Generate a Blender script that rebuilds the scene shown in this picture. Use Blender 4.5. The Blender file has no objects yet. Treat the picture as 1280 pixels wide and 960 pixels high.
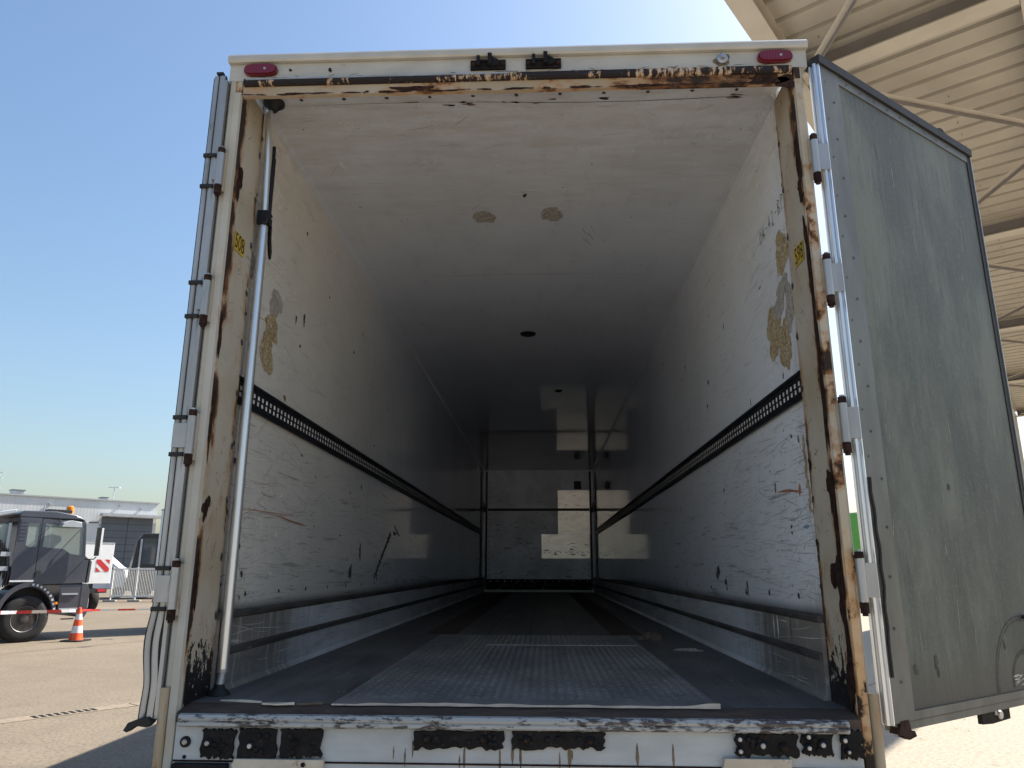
import bpy, bmesh, math, random
from mathutils import Vector, Matrix
R = math.radians
sc = bpy.context.scene
COL = sc.collection

# ------------------------------------------------------------------ camera
cam_d = bpy.data.cameras.new('camera'); cam = bpy.data.objects.new('camera', cam_d); COL.objects.link(cam)
cam_d.sensor_width = 36.0; cam_d.lens = 36 * 921.77 / 1280; cam_d.clip_start = 0.05; cam_d.clip_end = 3000
YAW, PIT, ROLL = .0428, .2458, .0022
f_ = Vector((-math.sin(YAW) * math.cos(PIT), math.cos(YAW) * math.cos(PIT), math.sin(PIT)))
r_ = Vector((math.cos(YAW), math.sin(YAW), 0)); u_ = r_.cross(f_)
r2 = r_ * math.cos(ROLL) + u_ * math.sin(ROLL); u2 = u_ * math.cos(ROLL) - r_ * math.sin(ROLL)
cam.matrix_world = Matrix(((r2.x, u2.x, -f_.x, .1173), (r2.y, u2.y, -f_.y, -2.8184), (r2.z, u2.z, -f_.z, 1.685), (0, 0, 0, 1)))
sc.camera = cam

# ------------------------------------------------------------------ light
SUN_AZ, SUN_EL = R(51), R(46)          # azimuth from +y towards +x
world = bpy.data.worlds.new('World'); sc.world = world; world.use_nodes = True
wn = world.node_tree.nodes; wl = world.node_tree.links; wn.clear()
sky = wn.new('ShaderNodeTexSky'); sky.sky_type = 'NISHITA'; sky.sun_disc = False
sky.sun_elevation = SUN_EL; sky.sun_rotation = SUN_AZ
sky.air_density = 1.5; sky.dust_density = 2.0; sky.ozone_density = 5.2; sky.altitude = 0
bg = wn.new('ShaderNodeBackground'); bg.inputs[1].default_value = 0.078
wo = wn.new('ShaderNodeOutputWorld'); wl.new(sky.outputs[0], bg.inputs[0]); wl.new(bg.outputs[0], wo.inputs[0])
sd = bpy.data.lights.new('sun', 'SUN'); sd.energy = 5.0; sd.angle = R(.53); sd.color = (1, .925, .80)
so = bpy.data.objects.new('sun', sd); COL.objects.link(so)
sdir = Vector((math.sin(SUN_AZ) * math.cos(SUN_EL), math.cos(SUN_AZ) * math.cos(SUN_EL), math.sin(SUN_EL)))
so.rotation_euler = sdir.to_track_quat('Z', 'Y').to_euler(); so.location = sdir * 60
sc.view_settings.view_transform = 'Standard'; sc.view_settings.look = 'None'
sc.view_settings.exposure = 1.25; sc.view_settings.gamma = 1
sc.render.engine = 'CYCLES'
cy = sc.cycles; cy.use_denoising = True; cy.max_bounces = 16; cy.diffuse_bounces = 14; cy.glossy_bounces = 5
cy.transmission_bounces = 6; cy.sample_clamp_indirect = 6; cy.caustics_reflective = False; cy.caustics_refractive = False

# ------------------------------------------------------------------ node helper
class G:
    def __init__(s, name):
        s.m = bpy.data.materials.new(name); s.m.use_nodes = True
        s.t = s.m.node_tree; s.t.nodes.clear()
        s.out = s.t.nodes.new('ShaderNodeOutputMaterial'); s.b = s.t.nodes.new('ShaderNodeBsdfPrincipled')
        s.t.links.new(s.b.outputs[0], s.out.inputs[0])
        s.co = s.t.nodes.new('ShaderNodeTexCoord').outputs['Object']
        s.sep = None
    def put(s, sock, v):
        if hasattr(v, 'is_linked'): s.t.links.new(v, sock)
        elif isinstance(v, (tuple, list)):
            sock.default_value = (*v, 1) if len(v) == 3 and sock.type == 'RGBA' else v
        else: sock.default_value = v
    def xyz(s, i):
        if s.sep is None:
            n = s.t.nodes.new('ShaderNodeSeparateXYZ'); s.t.links.new(s.co, n.inputs[0]); s.sep = n
        return s.sep.outputs[i]
    def math(s, op, a, b=0.0, c=0.0, clamp=False):
        n = s.t.nodes.new('ShaderNodeMath'); n.operation = op; n.use_clamp = clamp
        s.put(n.inputs[0], a); s.put(n.inputs[1], b); s.put(n.inputs[2], c); return n.outputs[0]
    def noise(s, scale=5, det=4, rough=.55, stretch=None, dist=0.0, off=0.0):
        v = s.co
        if stretch or off:
            mp = s.t.nodes.new('ShaderNodeMapping'); s.t.links.new(v, mp.inputs[0])
            if stretch: mp.inputs['Scale'].default_value = stretch
            mp.inputs['Location'].default_value = (off, off * 1.7, off * .6); v = mp.outputs[0]
        n = s.t.nodes.new('ShaderNodeTexNoise'); s.t.links.new(v, n.inputs['Vector'])
        n.inputs['Scale'].default_value = scale; n.inputs['Detail'].default_value = det
        n.inputs['Roughness'].default_value = rough; n.inputs['Distortion'].default_value = dist
        return n.outputs['Fac']
    def vor(s, scale=20, feature='F1', stretch=None):
        v = s.co
        if stretch:
            mp = s.t.nodes.new('ShaderNodeMapping'); s.t.links.new(v, mp.inputs[0]); mp.inputs['Scale'].default_value = stretch; v = mp.outputs[0]
        n = s.t.nodes.new('ShaderNodeTexVoronoi'); n.feature = feature; s.t.links.new(v, n.inputs['Vector']); n.inputs['Scale'].default_value = scale
        return n.outputs['Distance']
    def ss(s, v, lo, hi, a=0.0, b=1.0):
        n = s.t.nodes.new('ShaderNodeMapRange'); n.interpolation_type = 'SMOOTHSTEP'; s.put(n.inputs[0], v)
        if lo > hi: lo, hi, a, b = hi, lo, b, a
        n.inputs[1].default_value = lo; n.inputs[2].default_value = hi; n.inputs[3].default_value = a; n.inputs[4].default_value = b
        return n.outputs[0]
    def mix(s, f, a, b):
        n = s.t.nodes.new('ShaderNodeMix'); n.data_type = 'RGBA'; s.put(n.inputs[0], f); s.put(n.inputs[6], a); s.put(n.inputs[7], b); return n.outputs[2]
    def mul(s, a, b): return s.math('MULTIPLY', a, b)
    def add(s, a, b): return s.math('ADD', a, b)
    def mx(s, a, b): return s.math('MAXIMUM', a, b)
    def bump(s, h, st=.2, d=.01):
        n = s.t.nodes.new('ShaderNodeBump'); n.inputs['Strength'].default_value = st; n.inputs['Distance'].default_value = d
        s.put(n.inputs['Height'], h); s.t.links.new(n.outputs[0], s.b.inputs['Normal'])
    def fin(s, col, rough=.5, metal=0.0, spec=None):
        s.put(s.b.inputs['Base Color'], col); s.put(s.b.inputs['Roughness'], rough); s.put(s.b.inputs['Metallic'], metal)
        if spec is not None: s.b.inputs['Specular IOR Level'].default_value = spec
        return s.m

def simple(name, col, rough=.5, metal=0.0, var=.25, scale=6, stretch=None, bump=0, spec=None, dirt=None, dlo=.5, dhi=.7):
    g = G(name); n = g.noise(scale, 5, .6, stretch)
    lo = tuple(c * (1 - var) for c in col); hi = tuple(min(1, c * (1 + var * .6)) for c in col)
    c = g.mix(g.ss(n, .3, .7), lo, hi)
    if dirt: c = g.mix(g.ss(g.noise(scale * 2.3, 6, .65, stretch, off=3.1), dlo, dhi), c, dirt)
    if bump: g.bump(n, bump, .004)
    return g.fin(c, rough, metal, spec)

def wall_paint(name, base, inner_gloss, axis):
    """white painted plywood lining, scuffed along the trailer's length"""
    g = G(name)
    big = g.noise(.9, 5, .6); fine = g.noise(9, 6, .7, (1, .35, 1)); streak = g.noise(3.0, 7, .72, (1, .5, 9))
    depth_tint = g.mix(g.ss(g.xyz(1), 5.5, .6), (.72, .77, .87), base)      # bluer with depth: the hold's cool inner light put into the colour
    c = g.mix(g.ss(big, .35, .7), depth_tint, g.mix(.10, depth_tint, (.0, .0, .0)))
    c = g.mix(g.mul(g.ss(fine, .48, .85), .30), c, tuple(b * .55 for b in base))
    low = g.ss(g.xyz(2), 2.9, 1.6)
    thr = g.math('ADD', streak, g.mul(low, .07))
    c = g.mix(g.mul(g.ss(thr, .645, .72), .5), c, (.16, .155, .15))
    sp = g.vor(13); c = g.mix(g.mul(g.ss(sp, .09, .05), g.ss(g.noise(2.2, 3, .5, off=5), .52, .62)), c, (.06, .055, .05))
    if axis == 'wall':                      # brown grime gathered at the rear end and low down
        e = g.add(g.ss(g.xyz(1), .7, .15), g.mul(g.ss(g.xyz(2), 1.75, 1.45), .8))
        c = g.mix(g.mul(g.ss(g.mul(e, g.noise(7, 7, .75, (1, 2, .6))), .22, .95), .75), c, (.30, .235, .165))
        c = g.mix(g.mul(g.ss(g.xyz(2), 1.56, 1.50), .75), c, (.07, .06, .055))
    else:
        e = g.ss(g.xyz(1), 3.2, .1)  # brown smudges spread further in, carrying warm bounced light in the colour
        c = g.mix(g.mul(g.ss(g.mul(e, g.noise(6, 7, .75, (.5, 2, 1))), .12, 1.0), .7), c, (.34, .27, .20))
    rg = g.add(g.ss(g.noise(5, 5, .6, (1, .5, 1)), .3, .8, inner_gloss, inner_gloss + .05), g.ss(g.xyz(1), 5, 0, 0, .22))
    g.bump(g.add(g.noise(2.6, 3, .5, (1, .5, 1)), g.mul(g.noise(60, 3, .6, (1, .3, 1)), .02)), .022, .006)
    return g.fin(c, rg, 0, .85)

def rusty(name, base, amt=.5, dark=(.035, .022, .016), rust=(.17, .075, .03), edge=None, scale=7, stretch=(1, 1, .45), rough=.5, bottom=False):
    """old paint over steel; edge(g) gives a socket 0..1 where rust gathers"""
    g = G(name); n1 = g.noise(scale, 8, .68, stretch, .3); n2 = g.noise(scale * 2.7, 7, .7, stretch, .2, 4.4)
    c = g.mix(g.ss(g.noise(2.2, 5, .6), .35, .7), base, tuple(b * k for b, k in zip(base, (.82, .76, .66))))
    e = edge(g) if edge else 0.0
    v = g.add(n1, g.mul(e, .42)) if edge else n1
    hi = .78 - .3 * amt
    c = g.mix(g.mul(g.ss(v, hi - .13, hi + .02), .65), c, (.36, .19, .075))
    c = g.mix(g.ss(v, hi - .02, hi + .05), c, rust)
    if name.startswith('flaking'): c = g.mix(g.mul(g.mul(g.ss(g.xyz(0), 0, .5), g.ss(g.add(g.xyz(2), g.mul(n2, .8)), 2.35, 2.0)), g.ss(g.noise(4, 4, .6, off=11), .32, .55, .35, .8)), c, (.60, .37, .18))  # orange low on the right post: sunlight painted over the rust stain
    v2 = g.add(g.mul(v, .75), g.mul(n2, .25))
    c = g.mix(g.ss(v2, hi + .0, hi + .05), c, dark)
    if bottom:
        bz = g.add(g.ss(g.xyz(2), 1.52, 1.2), g.mul(g.math('SUBTRACT', g.noise(34, 5, .7, (1, 1, .6)), .5), 3.4))
        c = g.mix(g.mul(g.ss(bz, .45, .56), g.mul(g.ss(g.xyz(2), 1.56, 1.50), g.ss(g.xyz(1), .018, .03))), c, (.012, .011, .012))
    g.bump(v2, .35, .004)
    return g.fin(c, g.ss(v, hi - .1, hi + .1, rough, .85), 0, .4)

MT = {}
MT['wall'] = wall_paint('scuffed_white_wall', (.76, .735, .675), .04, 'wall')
MT['wall_skylit'] = wall_paint('scuffed_skylit_white_wall', (.86, .90, .95), .04, 'wall')  # lighter, bluer copy of the wall paint; skylight painted into the right wall
MT['ceil'] = wall_paint('aged_white_ceiling', (.76, .81, .90), .035, 'ceil')
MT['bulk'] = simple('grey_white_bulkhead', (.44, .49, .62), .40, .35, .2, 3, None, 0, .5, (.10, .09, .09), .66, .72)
MT['patch'] = simple('bare_repair_sheet', (.86, .86, .86), .36, .9, .12, 4, (1, 1, 3), 0, .5, (.35, .33, .3), .66, .72)
def edge_hdr(g): return g.add(g.mul(g.ss(g.xyz(0), -.1, 1.15), .45), g.mul(g.noise(2.4, 4, .6, off=3), .35))
def edge_low(g): return g.add(g.ss(g.noise(2.6, 4, .6, off=8), .45, .68, -.1, .55), g.mul(g.mul(g.ss(g.xyz(0), 0, .5), g.ss(g.xyz(2), 2.9, 2.2)), .06))  # extra rust low on the right deepens the painted sunlit orange
def edge_drip(g): return g.ss(g.noise(6, 5, .65, off=2), .35, .65, .0, .7)
def edge_rear(g): return g.mx(g.mul(g.ss(g.xyz(1), .10, -.005), g.ss(g.noise(2.3, 4, .6, (1, 1, 1), off=5), .40, .62, .25, 1.1)), g.mul(g.ss(g.xyz(1), .20, .25), .3))
MT['post'] = rusty('rusty_cream_post', (.52, .475, .395), .47, edge=edge_rear, bottom=True)
MT['post_face'] = rusty('cream_painted_post_face', (.45, .44, .40), .30)
MT['rust_sun_edge'] = rusty('flaking_rusty_sun_edge', (.47, .43, .36), .50, (.028, .017, .013), (.19, .085, .034), edge_low, 11, (1, 1, .8))
MT['header'] = simple('cream_header_paint', (.44, .43, .395), .38, 0, .12, 5, (1, 1, 2), .05, .5, (.30, .22, .14), .66, .75)
MT['drip'] = rusty('rusted_drip_rail', (.52, .45, .38), .92, (.018, .014, .016), (.09, .05, .035), edge_drip, 60, (1, .3, .3))
MT['lip'] = rusty('rust_stained_lip', (.40, .345, .27), .40, (.028, .018, .014), (.15, .07, .03), edge_hdr, 9, (.5, 1, 1))
MT['under'] = rusty('dirty_cream_underside', (.50, .46, .40), .30, (.03, .02, .015), (.2, .1, .05), None, 8, (.5, 1, 1))
MT['guard'] = rusty('rust_stained_beige_guard', (.40, .34, .25), .50, (.05, .03, .02), (.17, .09, .045), None, 14, (1, 1, .3))
MT['rust'] = simple('dark_flaking_rust', (.032, .017, .013), .9, 0, .6, 30, None, .6, .2, (.09, .035, .018), .55, .7)
MT['black'] = simple('black_rubber', (.018, .018, .019), .65, 0, .3, 20, None, .1, .4)
MT['blackiron'] = simple('corroded_black_iron', (.010, .009, .010), .78, .3, .5, 22, None, .8, .4, (.05, .03, .022), .58, .7)
MT['alu'] = simple('dull_aluminium', (.40, .40, .40), .45, .6, .2, 8, (1, 1, .2), .05, .5, (.2, .19, .18), .6, .75)
MT['alu_bright'] = simple('bright_aluminium', (.74, .75, .77), .32, .85, .1, 10, (1, 1, .1), .03)
def kick_mat():
    g = G('scuffed_aluminium_kick_rail'); n = g.noise(4, 7, .7, (1, .4, 3)); w = g.noise(5, 6, .7, (1, 3, .35), off=4)
    c = g.mix(g.ss(g.noise(1.3, 4, .6, (1, .8, 2)), .35, .7), (.84, .87, .92), (.64, .67, .71))
    c = g.mix(g.mul(g.ss(n, .46, .8), .65), c, (.24, .23, .23))
    e = g.ss(g.add(g.xyz(1), g.mul(w, .9)), 2.0, 1.25)
    c = g.mix(g.mul(e, .88), c, g.mix(g.ss(n, .35, .65), (.085, .062, .042), (.17, .14, .105)))
    c = g.mix(g.mul(g.mul(g.ss(w, .55, .63), g.ss(g.xyz(1), 1.9, 1.1)), .6), c, (.42, .41, .38))
    g.bump(g.noise(14, 5, .6, (1, .15, 1)), .12, .004); return g.fin(c, g.add(g.ss(n, .3, .7, .3, .5), g.mul(e, .3)), g.mul(g.math('SUBTRACT', 1.0, e), .22))
MT['kick'] = kick_mat()
MT['kickdark'] = simple('grimy_dark_ledge', (.085, .075, .07), .6, .2, .45, 9, (1, .3, 1), .1, .4, (.22, .2, .18), .6, .75)
MT['scuff'] = simple('dark_scuff_mark', (.06, .055, .052), .8, 0, .4, 30)
MT['scratch'] = simple('grey_hairline_scratch', (.15, .14, .135), .7, 0, .3, 30)
MT['scuff_brown'] = simple('brown_scuff_mark', (.16, .12, .08), .8, 0, .4, 30)
MT['scuff_red'] = simple('reddish_scuff_mark', (.42, .17, .11), .7, 0, .3, 30)
MT['scuff_blue'] = simple('bluish_scuff_mark', (.25, .37, .45), .7, 0, .3, 30)
MT['scuff_white'] = simple('white_scrape', (.75, .74, .70), .5, 0, .2, 30)
def glue():
    g = G('yellowed_glue_residue'); n = g.noise(30, 6, .7, None, 1.0); e = g.vor(55, 'DISTANCE_TO_EDGE', (1, 1, .7))
    c = g.mix(g.ss(n, .38, .62), (.60, .51, .36), (.40, .29, .13)); c = g.mix(g.mul(g.ss(e, .10, .03), .75), c, (.16, .115, .06))
    g.bump(n, .5, .004); return g.fin(c, .6)
MT['glue'] = glue()
MT['glue_grey'] = simple('greyish_sticker_residue', (.40, .37, .33), .6, 0, .35, 40, None, .2, .5, (.5, .48, .42), .55, .65)
MT['sticker'] = simple('worn_yellow_sticker', (.62, .42, .03), .5, 0, .25, 25, None, 0, .5, (.5, .45, .36), .6, .64)
MT['ink'] = simple('black_print', (.012, .012, .014), .6, 0, .2, 20)
MT['railblack'] = simple('black_perforated_rail', (.012, .013, .018), .45, .3, .3, 30, (1, .1, 1))
MT['slot'] = simple('worn_rail_slot', (.80, .80, .77), .5, 0, .3, 40)
def floor_mat():
    g = G('dirty_plywood_floor'); n = g.noise(2.2, 7, .65, (1.6, .7, 1)); st = g.noise(11, 6, .7, (5, .25, 1), off=2)
    c = g.mix(g.ss(n, .35, .68), (.075, .075, .080), (.15, .145, .142))
    c = g.mix(g.mul(g.ss(st, .5, .7), .6), c, (.03, .028, .028))
    c = g.mix(g.ss(g.noise(140, 2, .5), .72, .76), c, (.45, .43, .4))
    g.bump(g.noise(40, 5, .65), .2, .004); return g.fin(c, g.ss(n, .3, .7, .42, .65), 0, .4)
MT['floor'] = floor_mat()
MT['tread'] = (lambda g: g.fin(g.mix(g.ss(g.noise(3, 6, .65, (1, .6, 1)), .35, .7), (.20, .20, .202), (.32, .315, .31)), g.ss(g.noise(8, 5, .6), .3, .7, .38, .6), .45))(G('worn_tread_plate'))
MT['sill_brown'] = simple('brown_rusted_sill', (.075, .052, .042), .75, 0, .35, 14, (.4, 1, 1), .3, .4, (.13, .08, .05), .55, .7)
def lip_white():
    g = G('chipped_white_lip'); n = g.noise(48, 7, .75, (.45, 1, 1.4)); h = g.noise(3, 3, .5, (1, 1, 1), off=7)
    c = g.mix(g.ss(g.add(g.mul(n, .7), g.mul(h, .3)), .50, .55), (.36, .37, .37), (.06, .05, .050)); g.bump(n, .3, .003); return g.fin(c, .5)
MT['lip_white'] = lip_white()
MT['beam'] = simple('grimy_white_beam', (.40, .43, .455), .42, 0, .14, 4, (1, 1, 2.5), .05, .5, (.30, .25, .20), .66, .76)
MT['beige'] = simple('beige_stained_paint', (.52, .46, .37), .5, 0, .2, 7, (1, 1, 1), .05, .5, (.2, .12, .07), .6, .72)
MT['steelend'] = simple('worn_bolt_steel', (.42, .42, .43), .4, .7, .3, 30)
MT['redlens'] = (lambda g: (g.bump(g.math('SINE', g.mul(g.xyz(0), 520)), .25, .003), g.fin((.14, .008, .018), .22, 0, .6))[1])(G('red_lens'))
def ply_door():
    g = G('weathered_grey_green_door_panel')
    v = g.noise(75, 7, .75, (1, 1, .035)); big = g.noise(1.4, 5, .6, (1, 1, .6)); sp = g.noise(70, 4, .7)
    c = g.mix(g.ss(big, .34, .66), (.050, .059, .054), (.112, .122, .102))
    c = g.mix(g.mul(g.ss(v, .40, .62), .8), c, (.060, .066, .062))
    c = g.mix(g.mul(g.ss(sp, .50, .72), .28), c, (.20, .215, .18)); c = g.mix(g.mul(g.ss(g.noise(2.2, 6, .7, (1, 1, .35), off=15), .48, .66), .45), c, (.175, .19, .155))
    c = g.mix(g.mul(g.ss(g.xyz(2), 1.42, 1.18), .8), c, (.055, .05, .045))
    c = g.mix(g.mul(g.ss(g.noise(5, 6, .7, (1, 1, .12), off=9), .62, .74), .25), c, (.20, .16, .11))
    g.bump(g.add(v, g.mul(sp, .6)), .22, .003); return g.fin(c, .6, 0, .35)
MT['ply'] = ply_door()
MT['dframe'] = simple('grey_door_frame', (.115, .118, .108), .5, .25, .25, 7, (1, 1, .3), .08, .4, (.12, .10, .085), .58, .75)
MT['white'] = simple('white_paint', (.76, .77, .78), .4, 0, .06, 3)
MT['darkpaint'] = simple('dark_grey_truck_paint', (.10, .105, .128), .24, .4, .12, 2, None, 0, .6)
MT['plastic'] = simple('black_plastic', (.02, .02, .023), .5, 0, .2, 8)
MT['tyre'] = simple('tyre_rubber', (.026, .026, .027), .85, 0, .3, 14, None, .3, .3)
MT['rim'] = simple('dirty_steel_rim', (.08, .07, .07), .5, .4, .35, 12, None, .2, .5, (.12, .05, .04), .55, .7)
MT['rimedge'] = simple('pale_rim_edge', (.20, .195, .195), .45, .5, .3, 12)
MT['amber'] = simple('amber_lens', (.85, .25, .015), .2, 0, .1, 20)
MT['palegrey'] = simple('pale_grey_metal', (.42, .45, .49), .4, .2, .1, 4)
MT['reflect'] = simple('reflective_strip', (.62, .64, .66), .35, 0, .1, 20)
def glass():
    g = G('cab_glass'); b = g.b
    b.inputs['Base Color'].default_value = (.80, .86, .86, 1); b.inputs['Roughness'].default_value = .03
    tr = g.t.nodes.new('ShaderNodeBsdfTransparent'); tr.inputs[0].default_value = (.86, .91, .89, 1)
    fr = g.t.nodes.new('ShaderNodeFresnel'); fr.inputs[0].default_value = 2.3
    gl = g.t.nodes.new('ShaderNodeBsdfGlossy'); gl.inputs['Roughness'].default_value = .03
    mxn = g.t.nodes.new('ShaderNodeMixShader'); g.t.links.new(fr.outputs[0], mxn.inputs[0]); g.t.links.new(tr.outputs[0], mxn.inputs[1]); g.t.links.new(gl.outputs[0], mxn.inputs[2])
    df = g.t.nodes.new('ShaderNodeBsdfDiffuse'); df.inputs[0].default_value = (.50, .58, .54, 1)
    m2 = g.t.nodes.new('ShaderNodeMixShader'); m2.inputs[0].default_value = .38; g.t.links.new(mxn.outputs[0], m2.inputs[1]); g.t.links.new(df.outputs[0], m2.inputs[2])
    g.t.links.new(m2.outputs[0], g.out.inputs[0]); return g.m
MT['glass'] = glass()
MT['darkglass'] = simple('dark_glass', (.03, .045, .06), .06, 0, .1, 2, None, 0, .8)
MT['orange'] = simple('cone_orange', (.85, .10, .025), .45, 0, .08, 8)
MT['conewhite'] = simple('cone_white', (.72, .70, .70), .4, 0, .1, 10)
MT['tapered'] = simple('tape_red', (.62, .04, .04), .4, 0, .1, 6)
MT['tapewhite'] = simple('tape_white', (.80, .79, .78), .4, 0, .05, 6)
MT['cladding'] = (lambda g: (g.bump(g.math('SINE', g.mul(g.xyz(0), 21)), .15, .01), g.fin(g.mix(g.ss(g.noise(.5, 4, .6), .3, .7), (.50, .53, .56), (.60, .62, .63)), .45))[1])(G('pale_grey_cladding'))
MT['gate'] = simple('slate_grey_sectional_door', (.095, .11, .135), .45, 0, .08, 1)
MT['trim'] = simple('grey_metal_trim', (.40, .42, .44), .45, .1, .1, 3)
MT['purple'] = simple('purple_mirror_back', (.09, .06, .17), .35, 0, .1, 5)
MT['mred'] = simple('marker_red', (.55, .03, .04), .4, 0, .1, 5)
MT['sheet'] = simple('beige_canopy_sheet', (.36, .325, .265), .5, 0, .08, 1.5, (1, 1, 1), 0, .4)
MT['canopysteel'] = simple('cream_canopy_steel', (.44, .40, .335), .5, 0, .08, 2)
MT['canopydark'] = simple('shaded_canopy_steel', (.20, .185, .18), .5, 0, .1, 2)  # darker copy of the canopy steel; shade on the webs put into the colour
MT['green'] = simple('green_vehicle_paint', (.10, .36, .06), .4, 0, .1, 2)
MT['fence'] = simple('white_fence_paint', (.72, .71, .68), .45, 0, .06, 5)
MT['concrete'] = simple('grey_concrete', (.30, .28, .25), .85, 0, .15, 12, None, .2)
MT['bark'] = simple('brown_bark', (.10, .07, .05), .9, 0, .3, 10, None, .5)
MT['leaf'] = simple('dark_green_leaf', (.045, .08, .03), .6, 0, .4, 3)
MT['paper'] = simple('pale_paper_scrap', (.60, .56, .46), .7, 0, .2, 30)
def ground_mat():
    g = G('worn_yard_concrete')
    big = g.noise(.22, 6, .62, (1, .55, 1)); mid = g.noise(1.6, 6, .65); fin = g.noise(24, 6, .8); fin2 = g.noise(130, 2, .7)
    c = g.mix(g.ss(big, .36, .66), (.160, .129, .094), (.205, .170, .128))
    c = g.mix(g.mul(g.ss(mid, .42, .68), .6), c, (.15, .122, .09))
    c = g.mix(g.mul(g.ss(fin, .47, .60), .8), c, (.085, .07, .054))
    tm = g.noise(.8, 4, .6, (.35, 6, 1), 1.2, 12); c = g.mix(g.mul(g.ss(tm, .62, .70), .35), c, (.09, .075, .06))
    c = g.mix(g.mul(g.ss(fin2, .55, .68), .5), c, (.32, .28, .225))
    st = g.noise(.55, 6, .7, (1, 5, 1), off=6); c = g.mix(g.mul(g.ss(st, .60, .72), .35), c, (.15, .125, .10))
    bounce_mask = g.mx(g.ss(g.xyz(0), .5, 2.6), g.ss(g.xyz(1), .8, -1.8))  # paler ground to the right and behind, added to bounce light into the hold
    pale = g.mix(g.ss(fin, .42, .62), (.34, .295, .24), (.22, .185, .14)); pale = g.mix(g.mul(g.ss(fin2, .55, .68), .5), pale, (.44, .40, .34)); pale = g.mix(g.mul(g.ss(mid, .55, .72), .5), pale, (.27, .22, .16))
    c = g.mix(bounce_mask, c, pale)
    g.bump(g.add(fin, g.mul(fin2, .5)), .35, .01); return g.fin(c, .85, 0, .3)
MT['ground'] = ground_mat()
MT['oil'] = simple('dark_oil_spot', (.105, .086, .066), .6, 0, .25, 9)
MT['crack'] = simple('dark_ground_crack', (.06, .05, .04), .9, 0, .3, 9)
MT['straw'] = simple('dry_straw_litter', (.42, .34, .20), .8, 0, .3, 20)
MT['kerbstone'] = simple('sandy_concrete_channel', (.23, .19, .145), .85, 0, .2, 9, None, .3, .3, (.13, .105, .08), .55, .7)

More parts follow.
